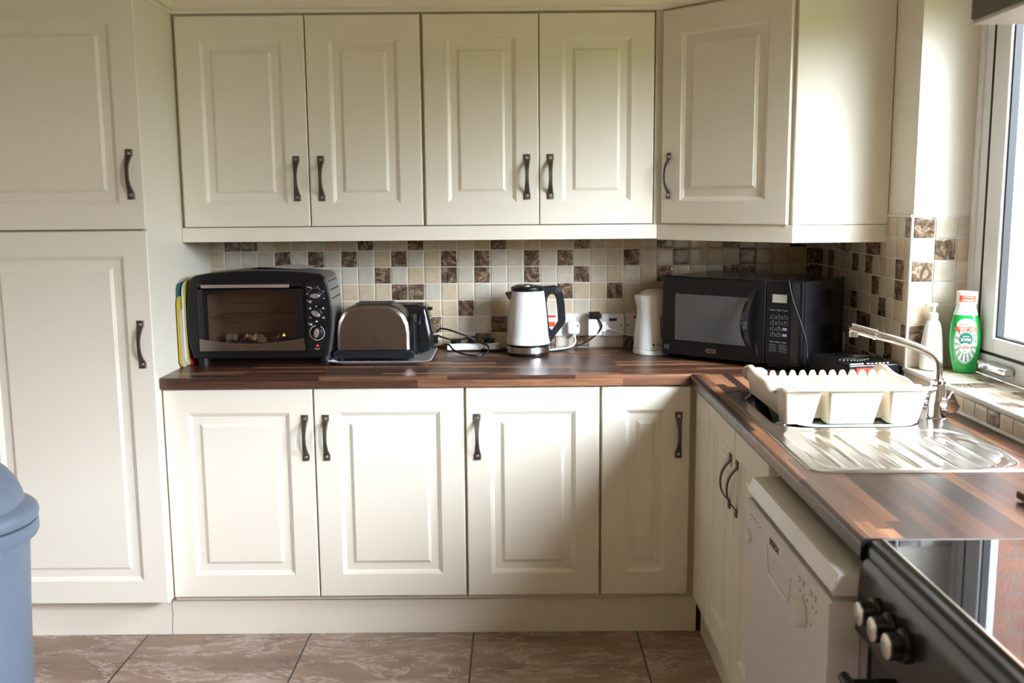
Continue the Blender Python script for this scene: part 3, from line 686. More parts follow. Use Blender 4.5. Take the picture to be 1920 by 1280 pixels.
# sloping walls + floor of the plate area
b = B(); IN = 0.018
def wall_ring(k, dz=0):
    o = []
    for p in rp:
        x, y, s_ = p; z = rimz(y, True)-0.004
        zz = z+(TZ+0.008-z)*k
        fr = 0.055 if True else 0
        x2 = cxr+(x-cxr)*(1-0.07*k); y2 = cyr+(y-cyr)*(1-0.07*k)
        if y2 < RY0+0.055: y2 = RY0+0.055+(y2-RY0)*0.15
        o.append((x2, y2, zz+dz))
    return o
b.rings([wall_ring(0), wall_ring(1.0)], 0, True, False, True)
w2 = [[(cxr+(x-cxr)*0.985, cyr+(y-cyr)*0.985, z+0.001) for x,y,z in r] for r in (wall_ring(0.0), wall_ring(0.96))]
b.rings(w2, 0, True, False, True)
b.build('basket', 'rack', t, sharp=60)
# cutlery compartments along the front
for xa, xb, ba, bb in ((1.994,2.092,2.000,2.072),(2.106,2.246,2.108,2.226),(2.260,2.356,2.262,2.336)):
    b = B(); yo = RY0-0.004; yi = RY0+0.075
    rr = []
    for k in range(5):
        f = k/4; z = 0.999+(TZ+0.0045-0.999)*f
        rr.append([(x,y,z) for x,y in rrect(xa+(ba-xa)*f, xb+(bb-xb)*f, yo+0.010*f, yi-0.01*f, 0.010, 4)])
    rr.append([(x,y,TZ+0.0042) for x,y in rrect(ba+0.004,bb-0.004,yo+0.014,yi-0.014,0.008,4)])
    b.rings(rr, 0, True, False, True)
    b.build('cutlery_compartment', 'rack', t)
# plate dividers
for i in range(12):
    b = B(); x = 2.032+i*0.0272; yc = -1.13; pr = []
    for k in range(9):
        a = PI*k/8; pr.append((yc+0.028*math.cos(a), 0.985+0.026*math.sin(a)))
    pr = [(yc+0.030,0.925)]+pr+[(yc-0.030,0.925)]
    b.prism(pr, 'x', x-0.0032, x+0.0032, r=0.0012); b.build('divider', 'rack', t)
for xa in (RX0+0.012, RX1-0.03): B().box(xa,xa+0.018,RY1-0.03,RY1-0.004,TZ+0.0042,0.965,r=0.003).build('foot', 'rack', t)
b = B(); b.box(2.010,2.040,-1.045,-0.985,0.935,0.995,r=0.004); b.build('cup_holder', 'rack', t)

# ------------------------------------------------------------------ dishwasher
t = thing('dishwasher', 'white dishwasher under the worktop beside the black cooker', 'dishwasher', (2.15,-1.9,0))
B().box(1.900,2.45,-2.187,-1.612,0.0,0.805,r=0.004).build('body', 'appl', t)
# lid / top with a bevelled front
b = B(); b.prism([(1.864,0.851),(2.40,0.851),(2.40,0.812),(1.858,0.812),(1.853,0.820)], 'y', -2.196, -1.607, r=0.0025); b.build('lid', ['appl'], t)
b = B(); b.prism([(1.8495,0.797),(1.8495,0.655),(1.858,0.645),(1.858,0.12),(1.905,0.12),(1.905,0.800),(1.856,0.802)], 'y', -2.194, -1.605, r=0.002)
dd = b.build('door', 'appl', t)
b = B()  # recessed grip: frame ridge around a hollow
b.tube([(1.8490,-1.80,0.757),(1.8485,-1.815,0.712),(1.8480,-1.83,0.705),(1.8480,-1.945,0.703),(1.8485,-1.965,0.710),(1.849,-1.975,0.755)], 0.003, 8)
b.box(1.8488,1.8500,-1.965,-1.82,0.709,0.745)
b.build('grip', 'appl', dd)
def Mside(x, y, z, rot=0): # text plane facing -x, reading direction -y
    return Matrix.Translation((x,y,z)) @ Matrix(((0,0,-1,0),(-1,0,0,0),(0,1,0,0),(0,0,0,1)))
b = B(); b.text('BOSCH', 0.020, Mside(1.8488,-1.853,0.775), 0, bold=0.0004); b.build('brand_lettering', 'ink', dd)
b = B()
for y, z in ((-1.690,0.777),(-1.665,0.777),(-1.715,0.777),(-1.74,0.775)): b.box(1.8487,1.8497,y-0.004,y+0.004,z,z+0.003); b.lathe([(0.0015,0),(0.001,0.0006)], (1.8492,y,z-0.008), 8, axis='x')
for y, z in ((-2.030,0.779),(-2.055,0.779),(-2.10,0.779),(-2.125,0.779)): b.box(1.8487,1.8497,y-0.006,y+0.006,z,z+0.0025); b.box(1.8487,1.8497,y-0.004,y+0.004,z-0.006,z-0.004)
for y, z in ((-2.036,0.757),(-2.058,0.757),(-2.08,0.757),(-2.112,0.757),(-2.132,0.757),(-2.105,0.722)): b.lathe([(0.0028,0),(0.0018,0.001)], (1.8492,y,z), 10, axis='x')
b.build('printed_symbols', 'inkg', dd)
B().lathe([(0.0165,0.0),(0.0160,0.004),(0.0145,0.0055),(0.0,0.006)], (1.8490,-1.648,0.725), 24, axis='x').build('button', 'appl', dd)
b = B(); b.lathe([(0.0265,0.0),(0.0255,0.016),(0.0235,0.019),(0.0,0.020)], (1.8490,-2.052,0.722), 28, axis='x', mi=0); b.box(1.826,1.832,-2.055,-2.049,0.702,0.742,r=0.001)
b.build('dial', 'appl', dd)

# ------------------------------------------------------------------ cooker
t = thing('cooker', 'black electric cooker with glass hob at the right front', 'cooker', (2.2,-2.5,0))
CY0, CY1 = -2.80, -2.197
B().box(1.945,2.49,CY0,CY1,0.0,0.885,r=0.003).build('body', 'blackm', t)
b = B(); b.prism([(1.9395,0.9120),(1.9150,0.9095),(1.9080,0.9000),(1.9080,0.8850),(1.925,0.878),(2.49,0.878),(2.49,0.912)], 'y', CY0, CY1, r=0.001); b.build('hob_frame', 'cooker', t)
B().box(1.930,2.480,CY0+0.012,CY1-0.012,0.911,0.9150,r=0.0012).build('hob_glass', 'hobm', t)
b = B(); b.box(1.9285,1.9325,CY0+0.008,CY1-0.008,0.911,0.9165); b.box(1.93,2.48,CY1-0.0125,CY1-0.006,0.911,0.9158,mi=1)
b.build('hob_trim', ['steel','hood'], t)
pn = [(1.9075,0.884),(1.897,0.860),(1.893,0.757),(1.902,0.752),(1.950,0.752),(1.950,0.884)]
b = B(); b.prism(pn, 'y', CY0, CY1-0.001, r=0.0015); pnl = b.build('control_panel', 'cooker', t)
for y in (-2.283,-2.340,-2.397,-2.600,-2.657,-2.714):
    b = B(); b.lathe([(0.026,0.0),(0.025,0.006),(0.0205,0.008),(0.0200,0.024),(0.018,0.026)], (1.894,y,0.820), 24, axis='x', cap0=False, mi=0)
    b.lathe([(0.0188,0.0255),(0.0188,0.0275),(0.0165,0.0290),(0.0,0.0292)], (1.894,y,0.820), 24, axis='x', mi=1)
    b.build('knob', ['black','knobcap'], pnl)
b = B(); b.box(1.915,1.945,CY0+0.004,CY1-0.004,0.12,0.742,r=0.003); dd = b.build('oven_door', 'blackg', t)
b = B(); b.tube([(1.868,CY0+0.05,0.685),(1.868,CY1-0.03,0.685)], 0.010, 12, smooth_path=False)
for y in (CY0+0.08, CY1-0.06): b.box(1.868,1.917,y-0.01,y+0.01,0.678,0.692)
b.build('door_handle', 'black', dd)

# hood
t = thing('cooker_hood', 'grey metal cooker hood above the window end, upper right corner', 'hood', (2.25,-2.5,1.735))
b = B(); b.box(2.031,2.495,-2.80,-2.197,1.742,1.800,r=0.002); b.build('canopy', 'hood', t)
b = B(); b.box(2.033,2.494,-2.798,-2.199,1.735,1.7415,r=0.001); b.build('filter_panel', 'hoodl', t)
B().box(2.22,2.495,-2.62,-2.38,1.80,2.44).build('chimney', 'hood', t)

# board at right
o = B().box(2.262,2.46,-2.14,-1.985,TZ+0.004,TZ+0.019,r=0.004,seg=3).build('chopping_board', 'brown'); 
for x in (2.29,2.43):
    for y in (-2.12,-2.01): B().lathe([(0.006,0),(0.006,0.005)], (x,y,TZ+0.0002), 10).build('foot', 'black', o, world=False)
tag(o, 'brown board lying on the worktop near the cooker, cut by the photo edge', 'chopping board')

# ------------------------------------------------------------------ bin
t = thing('swing_bin', 'blue-grey plastic swing-top bin standing on the floor at the left', 'bin', (-0.171,-1.25,0))
c = (-0.171,-1.25,0)
B().lathe([(0.145,0.0),(0.150,0.01),(0.166,0.40),(0.176,0.590),(0.1785,0.600)], c, 56).build('body', 'bin', t)
b = B(); b.lathe([(0.176,0.588),(0.1965,0.590),(0.2005,0.600),(0.2005,0.622),(0.196,0.628),(0.178,0.630)], c, 56, cap0=False, cap1=False)
b.build('body_rim', 'bin', t)
b = B(); b.lathe([(0.180,0.632),(0.200,0.636),(0.2035,0.648),(0.200,0.662),(0.190,0.672),(0.172,0.680),(0.168,0.684)], c, 56, cap0=False, cap1=False)
rr = []
for z, r in ((0.684,0.168),(0.705,0.166),(0.738,0.153),(0.770,0.131),(0.798,0.100),(0.820,0.060),(0.828,0.02)): rr.append((r, z))
b.lathe(rr, c, 56, cap0=False)
b.build('lid', 'bin', t)
b = B()
rr = []
for i in range(13):
    a = -0.9+1.8*i/12
    rr.append([(c[0]+0.152*math.cos(ph)*math.cos(a) , c[1]-0.02+0.152*math.sin(ph)-0.0, 0.672+0.105*math.cos(a)*abs(math.cos(ph*0.5))) for ph in (-1.2,)])
b.lathe([(0.158,0.676),(0.161,0.692),(0.153,0.718),(0.134,0.744),(0.098,0.764),(0.0,0.775)], (c[0]+0.012,c[1]-0.022,0), 40, cap0=False)
b.build('swing_flap', 'bin', t)
for a in (-0.55,-1.05,-1.6):
    x, y = c[0]+0.186*math.cos(a), c[1]+0.186*math.sin(a)
    B().box(x-0.008,x+0.008,y-0.008,y+0.008,0.570,0.589).build('clip', 'bin', t)

# ------------------------------------------------------------------ mini oven
OX = 0.44; OF = -0.395
t = thing('mini_oven', 'black and silver countertop mini oven on the worktop at the left', 'oven', (OX,-0.25,TZ))
outl = [(0.204,0.940),(0.192,0.990),(0.186,1.055),(0.189,1.118),(0.198,1.181),(0.208,1.219),(0.222,1.229),(0.273,1.237),(0.356,1.2435),(0.44,1.2455),(0.523,1.2435),(0.606,1.2375),(0.655,1.2315),(0.669,1.222),(0.678,1.195),(0.686,1.150),(0.690,1.100),(0.689,1.050),(0.683,1.0),(0.672,0.950),(0.668,0.940)]
oc = (0.438, 1.09)
def osc(s_, y): return [(oc[0]+(x-oc[0])*s_, y, oc[1]+(z-oc[1])*s_) for x, z in outl]
b = B()   # silver shell
shell = [osc(1.0,OF+0.018), osc(1.004,OF+0.022), osc(0.995,OF+0.20), osc(0.97,OF+0.26)]
b.rings(shell, 0, True, False, True, sm=True)
sh = b.build('shell', 'silver', t, sharp=40)
b = B()
for row in range(3):
    for k in range(6):
        y = OF+0.045+k*0.030; z = 1.203-row*0.030; xs_ = oc[0]+((0.6765,0.6835,0.6877)[row]-oc[0])*(1.004-0.009*(y-OF-0.022)/0.178)+0.0006
        b.box(xs_-0.004, xs_, y-0.0075, y+0.0075, z-0.0028, z+0.0028)
b.build('vent_slots', 'ink', sh)
b = B()   # black front bezel frame with opening
FR = [osc(1.0,OF+0.018), osc(1.0,OF+0.004), osc(0.985,OF), osc(0.93,OF-0.001), osc(0.925,OF+0.001)]
b.rings(FR[:3], 0, True, False, False)
# face plate with a rectangular window hole: built as strips
def inner(x, z): return (x, OF+0.0, z)
hole = [(0.256,0.972),(0.256,1.196),(0.574,1.196),(0.574,0.972)]
b.rings([osc(0.985,OF)], 0)
# triangulated annulus between outline and hole
N_ = len(outl); oo = osc(0.985,OF)
ang = lambda x, z: math.atan2(z-1.085, x-0.415)
ho = []
for (x,_,z) in oo:
    dx, dz = x-0.415, z-1.085; s_ = min(0.159/abs(dx) if dx else 9e9, 0.112/abs(dz) if dz else 9e9); ho.append((0.415+dx*s_, OF, 1.085+dz*s_))
b.rings([oo, ho, [(x, OF+0.05, z) for x,_,z in ho]], 0, sm=False)
b.build('front_bezel', 'black', t)
b = B(); b.box(0.256,0.574,OF+0.002,OF+0.20,0.974,0.976); b.box(0.256,0.574,OF+0.002,OF+0.20,1.195,1.197); b.box(0.255,0.257,OF+0.002,OF+0.20,0.974,1.196); b.box(0.573,0.575,OF+0.002,OF+0.20,0.974,1.196); b.box(0.256,0.574,OF+0.198,OF+0.20,0.974,1.196)
b.build('cavity', 'cavity', t)
b = B()
for k in range(14): b.tube([(0.262+k*0.0235,OF+0.05,1.078),(0.262+k*0.0235,OF+0.19,1.078)], 0.0012, 6, smooth_path=False)
for y in (OF+0.05,OF+0.19): b.tube([(0.258,y,1.078),(0.572,y,1.078)], 0.0018, 6, smooth_path=False)
for z in (1.04,1.115): b.tube([(0.27,OF+0.19,z),(0.56,OF+0.19,z)], 0.0012, 6, smooth_path=False)
b.build('wire_shelf', 'steel', t)
b = B(); rr = []
r_ = random.Random(4)
for j in range(14): rr.append([(0.30+0.25*i/24, OF+0.055+0.11*j/13, 0.985+r_.uniform(0,0.022)+(0.012 if 2<j<10 else 0)) for i in range(25)])
b.rings(rr, 0, closed=False, sm=False); b.build('foil', 'foil', t)
# glass door
dr = B()
dr.box(0.231,0.595,OF-0.008,OF-0.001,1.182,1.208,r=0.001); dr.box(0.231,0.262,OF-0.008,OF-0.001,0.965,1.19); dr.box(0.568,0.595,OF-0.008,OF-0.001,0.965,1.19)
dr.prism([(0.262,1.162),(0.34,1.178),(0.415,1.182),(0.49,1.178),(0.568,1.160),(0.568,1.19),(0.262,1.19)], 'y', OF-0.008, OF-0.001)
dd = dr.build('door', 'blackg', t)
B().box(0.262,0.568,OF-0.006,OF-0.003,0.99,1.183).build('window', 'darkglass', dd)
b = B(); pz = [(0.231,0.967),(0.231,1.010),(0.27,1.004),(0.34,0.995),(0.411,0.992),(0.48,0.995),(0.55,1.003),(0.594,1.010),(0.596,0.967)]
b.prism(pz, 'y', OF-0.0105, OF-0.002, r=0.0005); b.text('Russell Hobbs', 0.0085, Matrix.Translation((0.414,OF-0.0107,0.980)) @ Matrix.Rotation(PI/2,4,'X'), 1)
b.build('lower_trim', ['steel_d','ink'], dd)
b = B(); b.box(0.252,0.555,OF-0.036,OF-0.026,1.1885,1.2005,r=0.003); b.box(0.258,0.266,OF-0.03,OF-0.004,1.190,1.199); b.box(0.541,0.549,OF-0.03,OF-0.004,1.190,1.199)
b.build('handle', 'satin', dd)
b = B(); b.prism([(0.519,1.0175),(0.531,1.0175),(0.525,1.029)], 'y', OF-0.0066, OF-0.006); b.build('warning_sticker', 'yel', dd)
# control panel
b = B(); b.prism([(0.606,0.960),(0.603,1.205),(0.655,1.2180),(0.665,1.205),(0.676,1.160),(0.679,1.10),(0.677,1.04),(0.665,0.965)], 'y', OF-0.004, OF+0.004, r=0.001); cp = b.build('control_panel', 'blackg', t)
for z, an in ((1.158,0.0),(1.096,-0.55),(1.028,PI/2-0.15)):
    b = B(); b.lathe([(0.021,0.003),(0.0205,0.009),(0.0175,0.012),(0.0165,0.013),(0,0.0132)], (0.640,OF,z), 28, axis='y')
    rr = []
    for h, s_ in ((0.012,1.0),(0.024,0.95),(0.026,0.8)):
        rr.append([(0.640+s_*(0.017*math.cos(q)*math.cos(an)-0.0088*math.sin(q)*math.sin(an)), OF-h, z+s_*(0.017*math.cos(q)*math.sin(an)+0.0088*math.sin(q)*math.cos(an))) for q in [2*PI*i/24 for i in range(24)]])
    b.rings(rr, 1, True, True, True); b.build('knob', ['blackm','satin'], cp)
b = B()
for k in range(15):
    a = -0.35+ (PI+0.7)*k/14; r1 = 0.026; x, z = 0.640+r1*math.cos(a), 1.158+r1*math.sin(a); b.box(x-0.001,x+0.001,OF-0.0046,OF-0.0038,z-0.001,z+0.001)
    if k % 3 == 0: x, z = 0.640+0.031*math.cos(a), 1.158+0.031*math.sin(a); b.box(x-0.002,x+0.002,OF-0.0046,OF-0.0038,z-0.0013,z+0.0013)
for k in range(36):
    a = PI/2-0.5-5.6*k/36; a2 = PI/2-0.5-5.6*(k+1)/36
    q = [(0.640+r*math.cos(a_), 1.028+r*math.sin(a_)) for a_, r in ((a,0.0245),(a2,0.0245),(a2,0.0262),(a,0.0262))]; b.prism(q, 'y', OF-0.0046, OF-0.0038)
for dx, z in ((-0.021,1.112),(0.024,1.112),(-0.021,1.080),(0.024,1.079),(0.0,1.066),(-0.02,1.055),(-0.020,1.134)): b.box(0.640+dx-0.0045,0.640+dx+0.0045,OF-0.0046,OF-0.0038,z-0.001,z+0.001); b.box(0.640+dx-0.003,0.640+dx+0.003,OF-0.0046,OF-0.0038,z+0.002,z+0.0045)
b.prism([(0.637,1.122),(0.643,1.122),(0.640,1.117)], 'y', OF-0.0046, OF-0.0038)
for s_, x, z in (('Temp',0.617,1.187),('Function',0.619,1.140),('Timer',0.617,1.060),('Power',0.639,0.972)): b.text(s_, 0.0062, Matrix.Translation((x,OF-0.0044,z)) @ Matrix.Rotation(PI/2,4,'X'), 0)
b.build('dial_markings', 'inkw', cp)
B().lathe([(0.0040,0.003),(0.0035,0.0065),(0,0.007)], (0.640,OF,0.983), 14, axis='y').build('power_light', 'neon', cp)
for x in (0.228,0.658):
    for y in (OF+0.04,OF+0.22): B().lathe([(0.020,0.0003),(0.021,0.018),(0.019,0.042)], (x,y,TZ), 20).build('foot', 'blackm', t)
B().box(0.21,0.665,OF+0.03,OF+0.24,0.934,0.946).build('underside','blackm',t)
# paper on top of the oven
b = B(); rr = []
for j in range(5): rr.append([(0.375+0.235*i/8+0.012*j/4, OF+0.06+0.14*j/4, 1.2475+0.0085*math.sin(i*0.8+j)*0.35+0.0035-(abs(i-4)*0.0005)) for i in range(9)])
b.rings(rr, 0, closed=False); b.rings([[(x,y,z-0.0012) for x,y,z in r] for r in rr], 0, closed=False)
o = b.build('paper_sheet', 'glow'); tag(o, 'crumpled off-white paper lying on top of the mini oven', 'paper')

# boards beside the oven
def board(name, x0, x1, ya, yb, z1, m, label, lean=0.0, cat='chopping board', rad=0.03):
    b = B(); pr = rrect(ya, yb, TZ+0.0005, z1, rad, 6); b.prism(pr, 'x', x0, x1, r=min(0.0012,(x1-x0)*0.3))
    mt = Matrix.Translation((x0,0,TZ)) @ Matrix.Shear('XY',4,(0,0)) @ Matrix.Translation((-x0,0,-TZ))
    o = b.build(name, m); tag(o, label, cat, 'boards beside the mini oven'); return o
board('chopping_board', 0.1628, 0.1652, -0.415, -0.14, 1.205, 'greenb', 'dark green chopping board against the tall cabinet side')
board('chopping_board', 0.1658, 0.1690, -0.430, -0.14, 1.160, 'yellow', 'thin mustard yellow chopping board next to the green one')
board('chopping_board', 0.1694, 0.1722, -0.420, -0.14, 1.115, 'tanb', 'thin tan chopping board between the mustard and white boards', rad=0.02)
board('serving_tray', 0.1726, 0.1776, -0.395, -0.14, 1.205, 'whiteb', 'white tray standing on edge left of the mini oven', cat='tray', rad=0.04)
board('chopping_board', 0.1780, 0.1822, -0.385, -0.14, 1.212, 'lime', 'lime yellow chopping board nearest the mini oven', rad=0.04)
board('chopping_board', 0.1828, 0.1846, -0.365, -0.14, 1.10, 'red', 'thin red chopping board edge beside the mini oven foot', rad=0.01)

# ------------------------------------------------------------------ tray + toasters
t = thing('tray', 'white-rimmed tray under the two toasters', 'tray', (0.84,-0.22,TZ))
b = B(); rr = []
TQ = [(0.712,-0.395,0.955,-0.06)]
def trr(ins, z): return [(x,y,z) for x,y in rrect(0.672+ins, 1.030-ins, -0.404+ins, -0.050-ins, 0.035)]
b.rings([trr(0.030,TZ+0.0004), trr(0.020,TZ+0.004), trr(0.0,TZ+0.0135), trr(-0.004,TZ+0.0150), trr(0.0,TZ+0.0160), trr(0.022,TZ+0.007), trr(0.032,TZ+0.0035)], 0, True, True, False, mis=[0,0,0,0,0,0,0])
b.build('tray_rim', 'traym', t)
b = B(); b.prism([(x,y) for x,y,_ in trr(0.032,0)], 'z', TZ+0.0025, TZ+0.0040); b.build('tray_surface', 'trayp', t)

t = thing('toaster', 'brushed steel toaster in front with a rounded top and black base', 'toaster', (0.826,-0.28,TZ+0.005), group='toasters on the tray')
tout = [(0.696,0.958),(0.696,1.022),(0.703,1.062),(0.719,1.090),(0.743,1.110),(0.772,1.1185),(0.83,1.1205),(0.885,1.1185),(0.914,1.108),(0.938,1.085),(0.952,1.055),(0.957,1.020),(0.957,0.958)]
def ts(s_, y, dz=0): return [(0.826+(x-0.826)*s_, y, 0.958+(z-0.958)*(s_ if s_ < 1 else 1)+dz) for x, z in tout]
b = B(); YF, YB = -0.345, -0.205
b.rings([ts(0.90,YF-0.0005), ts(0.915,YF), ts(0.975,YF+0.006), ts(1.0,YF+0.016), ts(1.0,YB-0.016), ts(0.975,YB-0.006), ts(0.915,YB)], 0, True, True, True)
b.build('shell', 'steel_d', t, sharp=30)
b = B()
b.text('Russell Hobbs', 0.0135, Matrix.Translation((0.828,YF-0.0006,0.966)) @ Matrix.Rotation(PI/2,4,'X'), 0)
for k in range(28):
    a, a2 = 2*PI*k/28, 2*PI*(k+1)/28
    for rad, w3 in ((1.0,0.08),(0.72,0.06)):
        q = [(0.828+0.0105*rad*s_*math.cos(a_), 0.989+0.0165*rad*s_*math.sin(a_)) for a_, s_ in ((a,1),(a2,1),(a2,1-w3),(a,1-w3))]; b.prism(q, 'y', YF-0.0009, YF-0.0004)
b.text('RH', 0.009, Matrix.Translation((0.828,YF-0.0006,0.989)) @ Matrix.Rotation(PI/2,4,'X'), 0)
b.build('emblem', 'ink', t)
for y in (-0.318,-0.262): B().box(0.765,0.890,y,y+0.030,1.1180,1.1218,r=0.001).build('bread_slot', 'ink', t)
b = B(); bt = [(0.684,0.930),(0.684,0.950),(0.692,0.957),(0.735,0.9575),(0.780,0.950),(0.826,0.9465),(0.875,0.950),(0.920,0.9545),(0.960,0.9555),(0.969,0.948),(0.969,0.928)]
b.prism(bt, 'y', YF-0.012, YF+0.0, r=0.004); b.box(0.686,0.967,YF-0.001,YB+0.012,0.926,0.957,r=0.008,seg=3)
b.build('base', 'blackm', t)
for x in (0.71,0.945):
    for y in (YF+0.015, YB-0.01): B().lathe([(0.010,0),(0.010,0.014)], (x,y,TZ+0.0042), 12).build('foot', 'blackm', t)
b = B(); b.box(0.955,0.972,-0.318,-0.235,0.950,1.075,r=0.006,seg=3); b.box(0.968,0.988,-0.297,-0.257,1.038,1.050,r=0.004); b.lathe([(0.010,0),(0.0095,0.012),(0,0.013)], (0.970,-0.276,0.985), 16, axis='x'); b.build('end_panel', 'black', t)

t = thing('toaster', 'glossy black toaster behind the steel one, only its right end showing', 'toaster', (0.90,-0.12,TZ+0.005), group='toasters on the tray')
b = B()
def t2r(x1, ya, yb, z, x0=0.735): return [(x, y, z) for x, y in rrect(x0, x1, ya, yb, 0.022)]
b.rings([t2r(1.000,-0.180,-0.050,0.923), t2r(1.028,-0.188,-0.044,0.936), t2r(1.026,-0.186,-0.046,0.98), t2r(1.016,-0.182,-0.050,1.03), t2r(1.006,-0.176,-0.056,1.075), t2r(1.000,-0.172,-0.06,1.092), t2r(0.986,-0.165,-0.067,1.0985)], 0, True, True, True)
b.build('shell', 'blackg', t)
for y in (-0.160,-0.102): B().box(0.76,0.955,y,y+0.028,1.0965,1.0995,r=0.0008).build('bread_slot', 'steel_d', t)
b = B(); b.box(0.995,1.020,-0.135,-0.10,1.074,1.086,r=0.004); b.build('lever', 'black', t)
b = B(); b.lathe([(0.016,0.003),(0.0155,-0.013),(0.0,-0.015)], (1.025,-0.118,0.962), 20, axis='x'); b.lathe([(0.006,-0.015),(0.005,-0.017),(0,-0.0172)], (1.025,-0.118,0.962), 12, mi=1, axis='x'); b.build('browning_dial', ['black','screw'], t)
for x in (0.76,0.965):
    for y in (-0.165,-0.085): B().lathe([(0.010,0),(0.010,0.010)], (x,y,TZ+0.0042), 12).build('foot', 'blackm', t)

# ------------------------------------------------------------------ extension lead and cables
t = thing('extension_lead', 'white extension block lying against the tiles with black plugs in it', 'extension lead', (1.168,-0.055,TZ), 0.0)
b = B(); b.box(-0.100,0.102,-0.026,0.026,0.005,0.030,r=0.004); b.xf(Matrix.Translation((1.168,-0.062,TZ)) @ Matrix.Rotation(0.05,4,'Z')); b.build('socket_block', 'white', t)
for k, dx in enumerate((-0.065,0.0,0.062)):
    b = B(); b.box(dx-0.021,dx+0.021,-0.018,0.020,0.031,0.047,r=0.005,seg=3); b.box(dx-0.008,dx+0.008,-0.030,-0.016,0.033,0.043,r=0.003); b.xf(Matrix.Translation((1.168,-0.062,TZ)) @ Matrix.Rotation(0.05,4,'Z'))
    o = b.build('plug', 'black'); tag(o, ('black plug at the left end of the extension block', 'black plug in the middle of the extension block', 'black plug at the right end of the extension block')[k], 'plug', 'plugs in the extension block')
def cable(pts, r, m, label, name='cable', group=None):
    o = B().tube(pts, r, 14).build(name, m); tag(o, label, 'cable', group); return o
Zc = TZ+0.0035
cable([(1.0305,-0.095,0.985),(1.045,-0.10,1.000),(1.075,-0.11,0.998),(1.12,-0.11,0.982),(1.155,-0.105,0.968),(1.185,-0.10,0.950),(1.222,-0.115,0.938),(1.228,-0.15,0.922),(1.21,-0.19,Zc),(1.175,-0.205,Zc),(1.13,-0.175,Zc+0.002),(1.095,-0.13,0.925),(1.075,-0.105,0.940),(1.04,-0.09,0.930),(1.012,-0.075,0.925)], 0.0034, 'black', 'looped black mains cable between the black toaster and extension block')
cable([(1.031,-0.085,0.974),(1.06,-0.105,0.966),(1.10,-0.10,0.956),(1.14,-0.10,0.962),(1.185,-0.10,0.970),(1.225,-0.093,0.966),(1.245,-0.09,0.955)], 0.0034, 'black', 'short black cable arching over the extension block plugs')
cable([(1.20,-0.085,Zc+0.003),(1.25,-0.10,Zc),(1.30,-0.085,Zc)], 0.0040, 'blackm', 'black cable lying on the worktop left of the white kettle')

# ------------------------------------------------------------------ white kettle
KX, KY = 1.377, -0.165
t = thing('kettle', 'white kettle with black handle and steel base in the middle of the worktop', 'kettle', (KX,KY,TZ), group='kettles')
B().lathe([(0.076,0.0004),(0.078,0.004),(0.078,0.010),(0.074,0.012)], (KX,KY,TZ), 48).build('power_base', 'black', t)
B().lathe([(0.077,0.011),(0.0805,0.013),(0.0805,0.034),(0.077,0.036)], (KX,KY,TZ), 48).build('steel_band', 'steel', t)
b = B(); b.lathe([(0.0775,0.0355),(0.0790,0.037),(0.0790,0.0400),(0.077,0.0410)], (KX,KY,TZ), 48, mi=1)
b.lathe([(0.0775,0.041),(0.0810,0.043),(0.0810,0.050),(0.0790,0.060),(0.0765,0.075),(0.0740,0.110),(0.0710,0.150),(0.0665,0.195),(0.0620,0.232),(0.0600,0.240)], (KX,KY,TZ), 56)
b.text('swan', 0.011, Matrix.Translation((KX-0.004,KY-0.0786,TZ+0.064)) @ Matrix.Rotation(PI/2-0.12,4,'X'), 2) if False else None
b.build('body', ['whitek','black'], t)
b = B(); b.lathe([(0.0615,0.238),(0.0630,0.243),(0.0620,0.251),(0.0560,0.2545),(0.03,0.256),(0,0.2565)], (KX,KY,TZ), 48); b.build('lid', 'black', t)
b = B(); b.lathe([(0.034,0.2555),(0.034,0.259),(0.030,0.2600),(0,0.2602)], (KX-0.012,KY,TZ), 36); b.build('lid_badge', 'steel_d', t)
b = B(); rr = []
for k, (x, w_, za, zb) in enumerate(((KX-0.055,0.020,0.196,0.236),(KX-0.070,0.015,0.206,0.235),(KX-0.083,0.006,0.224,0.233))):
    rr.append([(x,KY-w_,TZ+zb),(x,KY+w_,TZ+zb),(x,KY+w_*0.4,TZ+za),(x,KY-w_*0.4,TZ+za)])
b.rings(rr, 0, True, True, True, sm=False); b.build('spout', 'steel_d', t)
# handle: closed loop profile extruded, rounded
ho = [(1.434,1.153),(1.434,1.164),(1.478,1.167),(1.496,1.158),(1.507,1.138),(1.513,1.095),(1.5165,1.040),(1.514,1.028),(1.462,0.960),(1.4545,0.963),(1.452,0.985)]
hi = [(1.447,1.100),(1.449,1.120),(1.456,1.132),(1.466,1.136),(1.476,1.132),(1.482,1.115),(1.487,1.070),(1.4885,1.034),(1.482,1.024),(1.466,0.999),(1.456,1.010)]
b = B(); hw = 0.0155
def HR(pts, y, k=0): return [(x, KY+y, z) for x, z in pts]
def mix(p, q, f): return [(a[0]+(c_[0]-a[0])*f, a[1]+(c_[1]-a[1])*f) for a, c_ in zip(p, q)]
b.rings([HR(ho,-hw*0.6), HR(mix(ho,hi,0.15),-hw), HR(mix(ho,hi,0.85),-hw), HR(hi,-hw*0.6), HR(hi,hw*0.6), HR(mix(ho,hi,0.85),hw), HR(mix(ho,hi,0.15),hw), HR(ho,hw*0.6), HR(ho,-hw*0.6)], 0)
hd = b.build('handle', 'blackm', t, sharp=50)
for x, z in ((1.459,0.978),(1.4585,0.968)): B().lathe([(0.0025,hw-0.001),(0.0015,hw+0.0012)], (x,KY,z), 10, axis='y').build('screw', 'screw', hd)
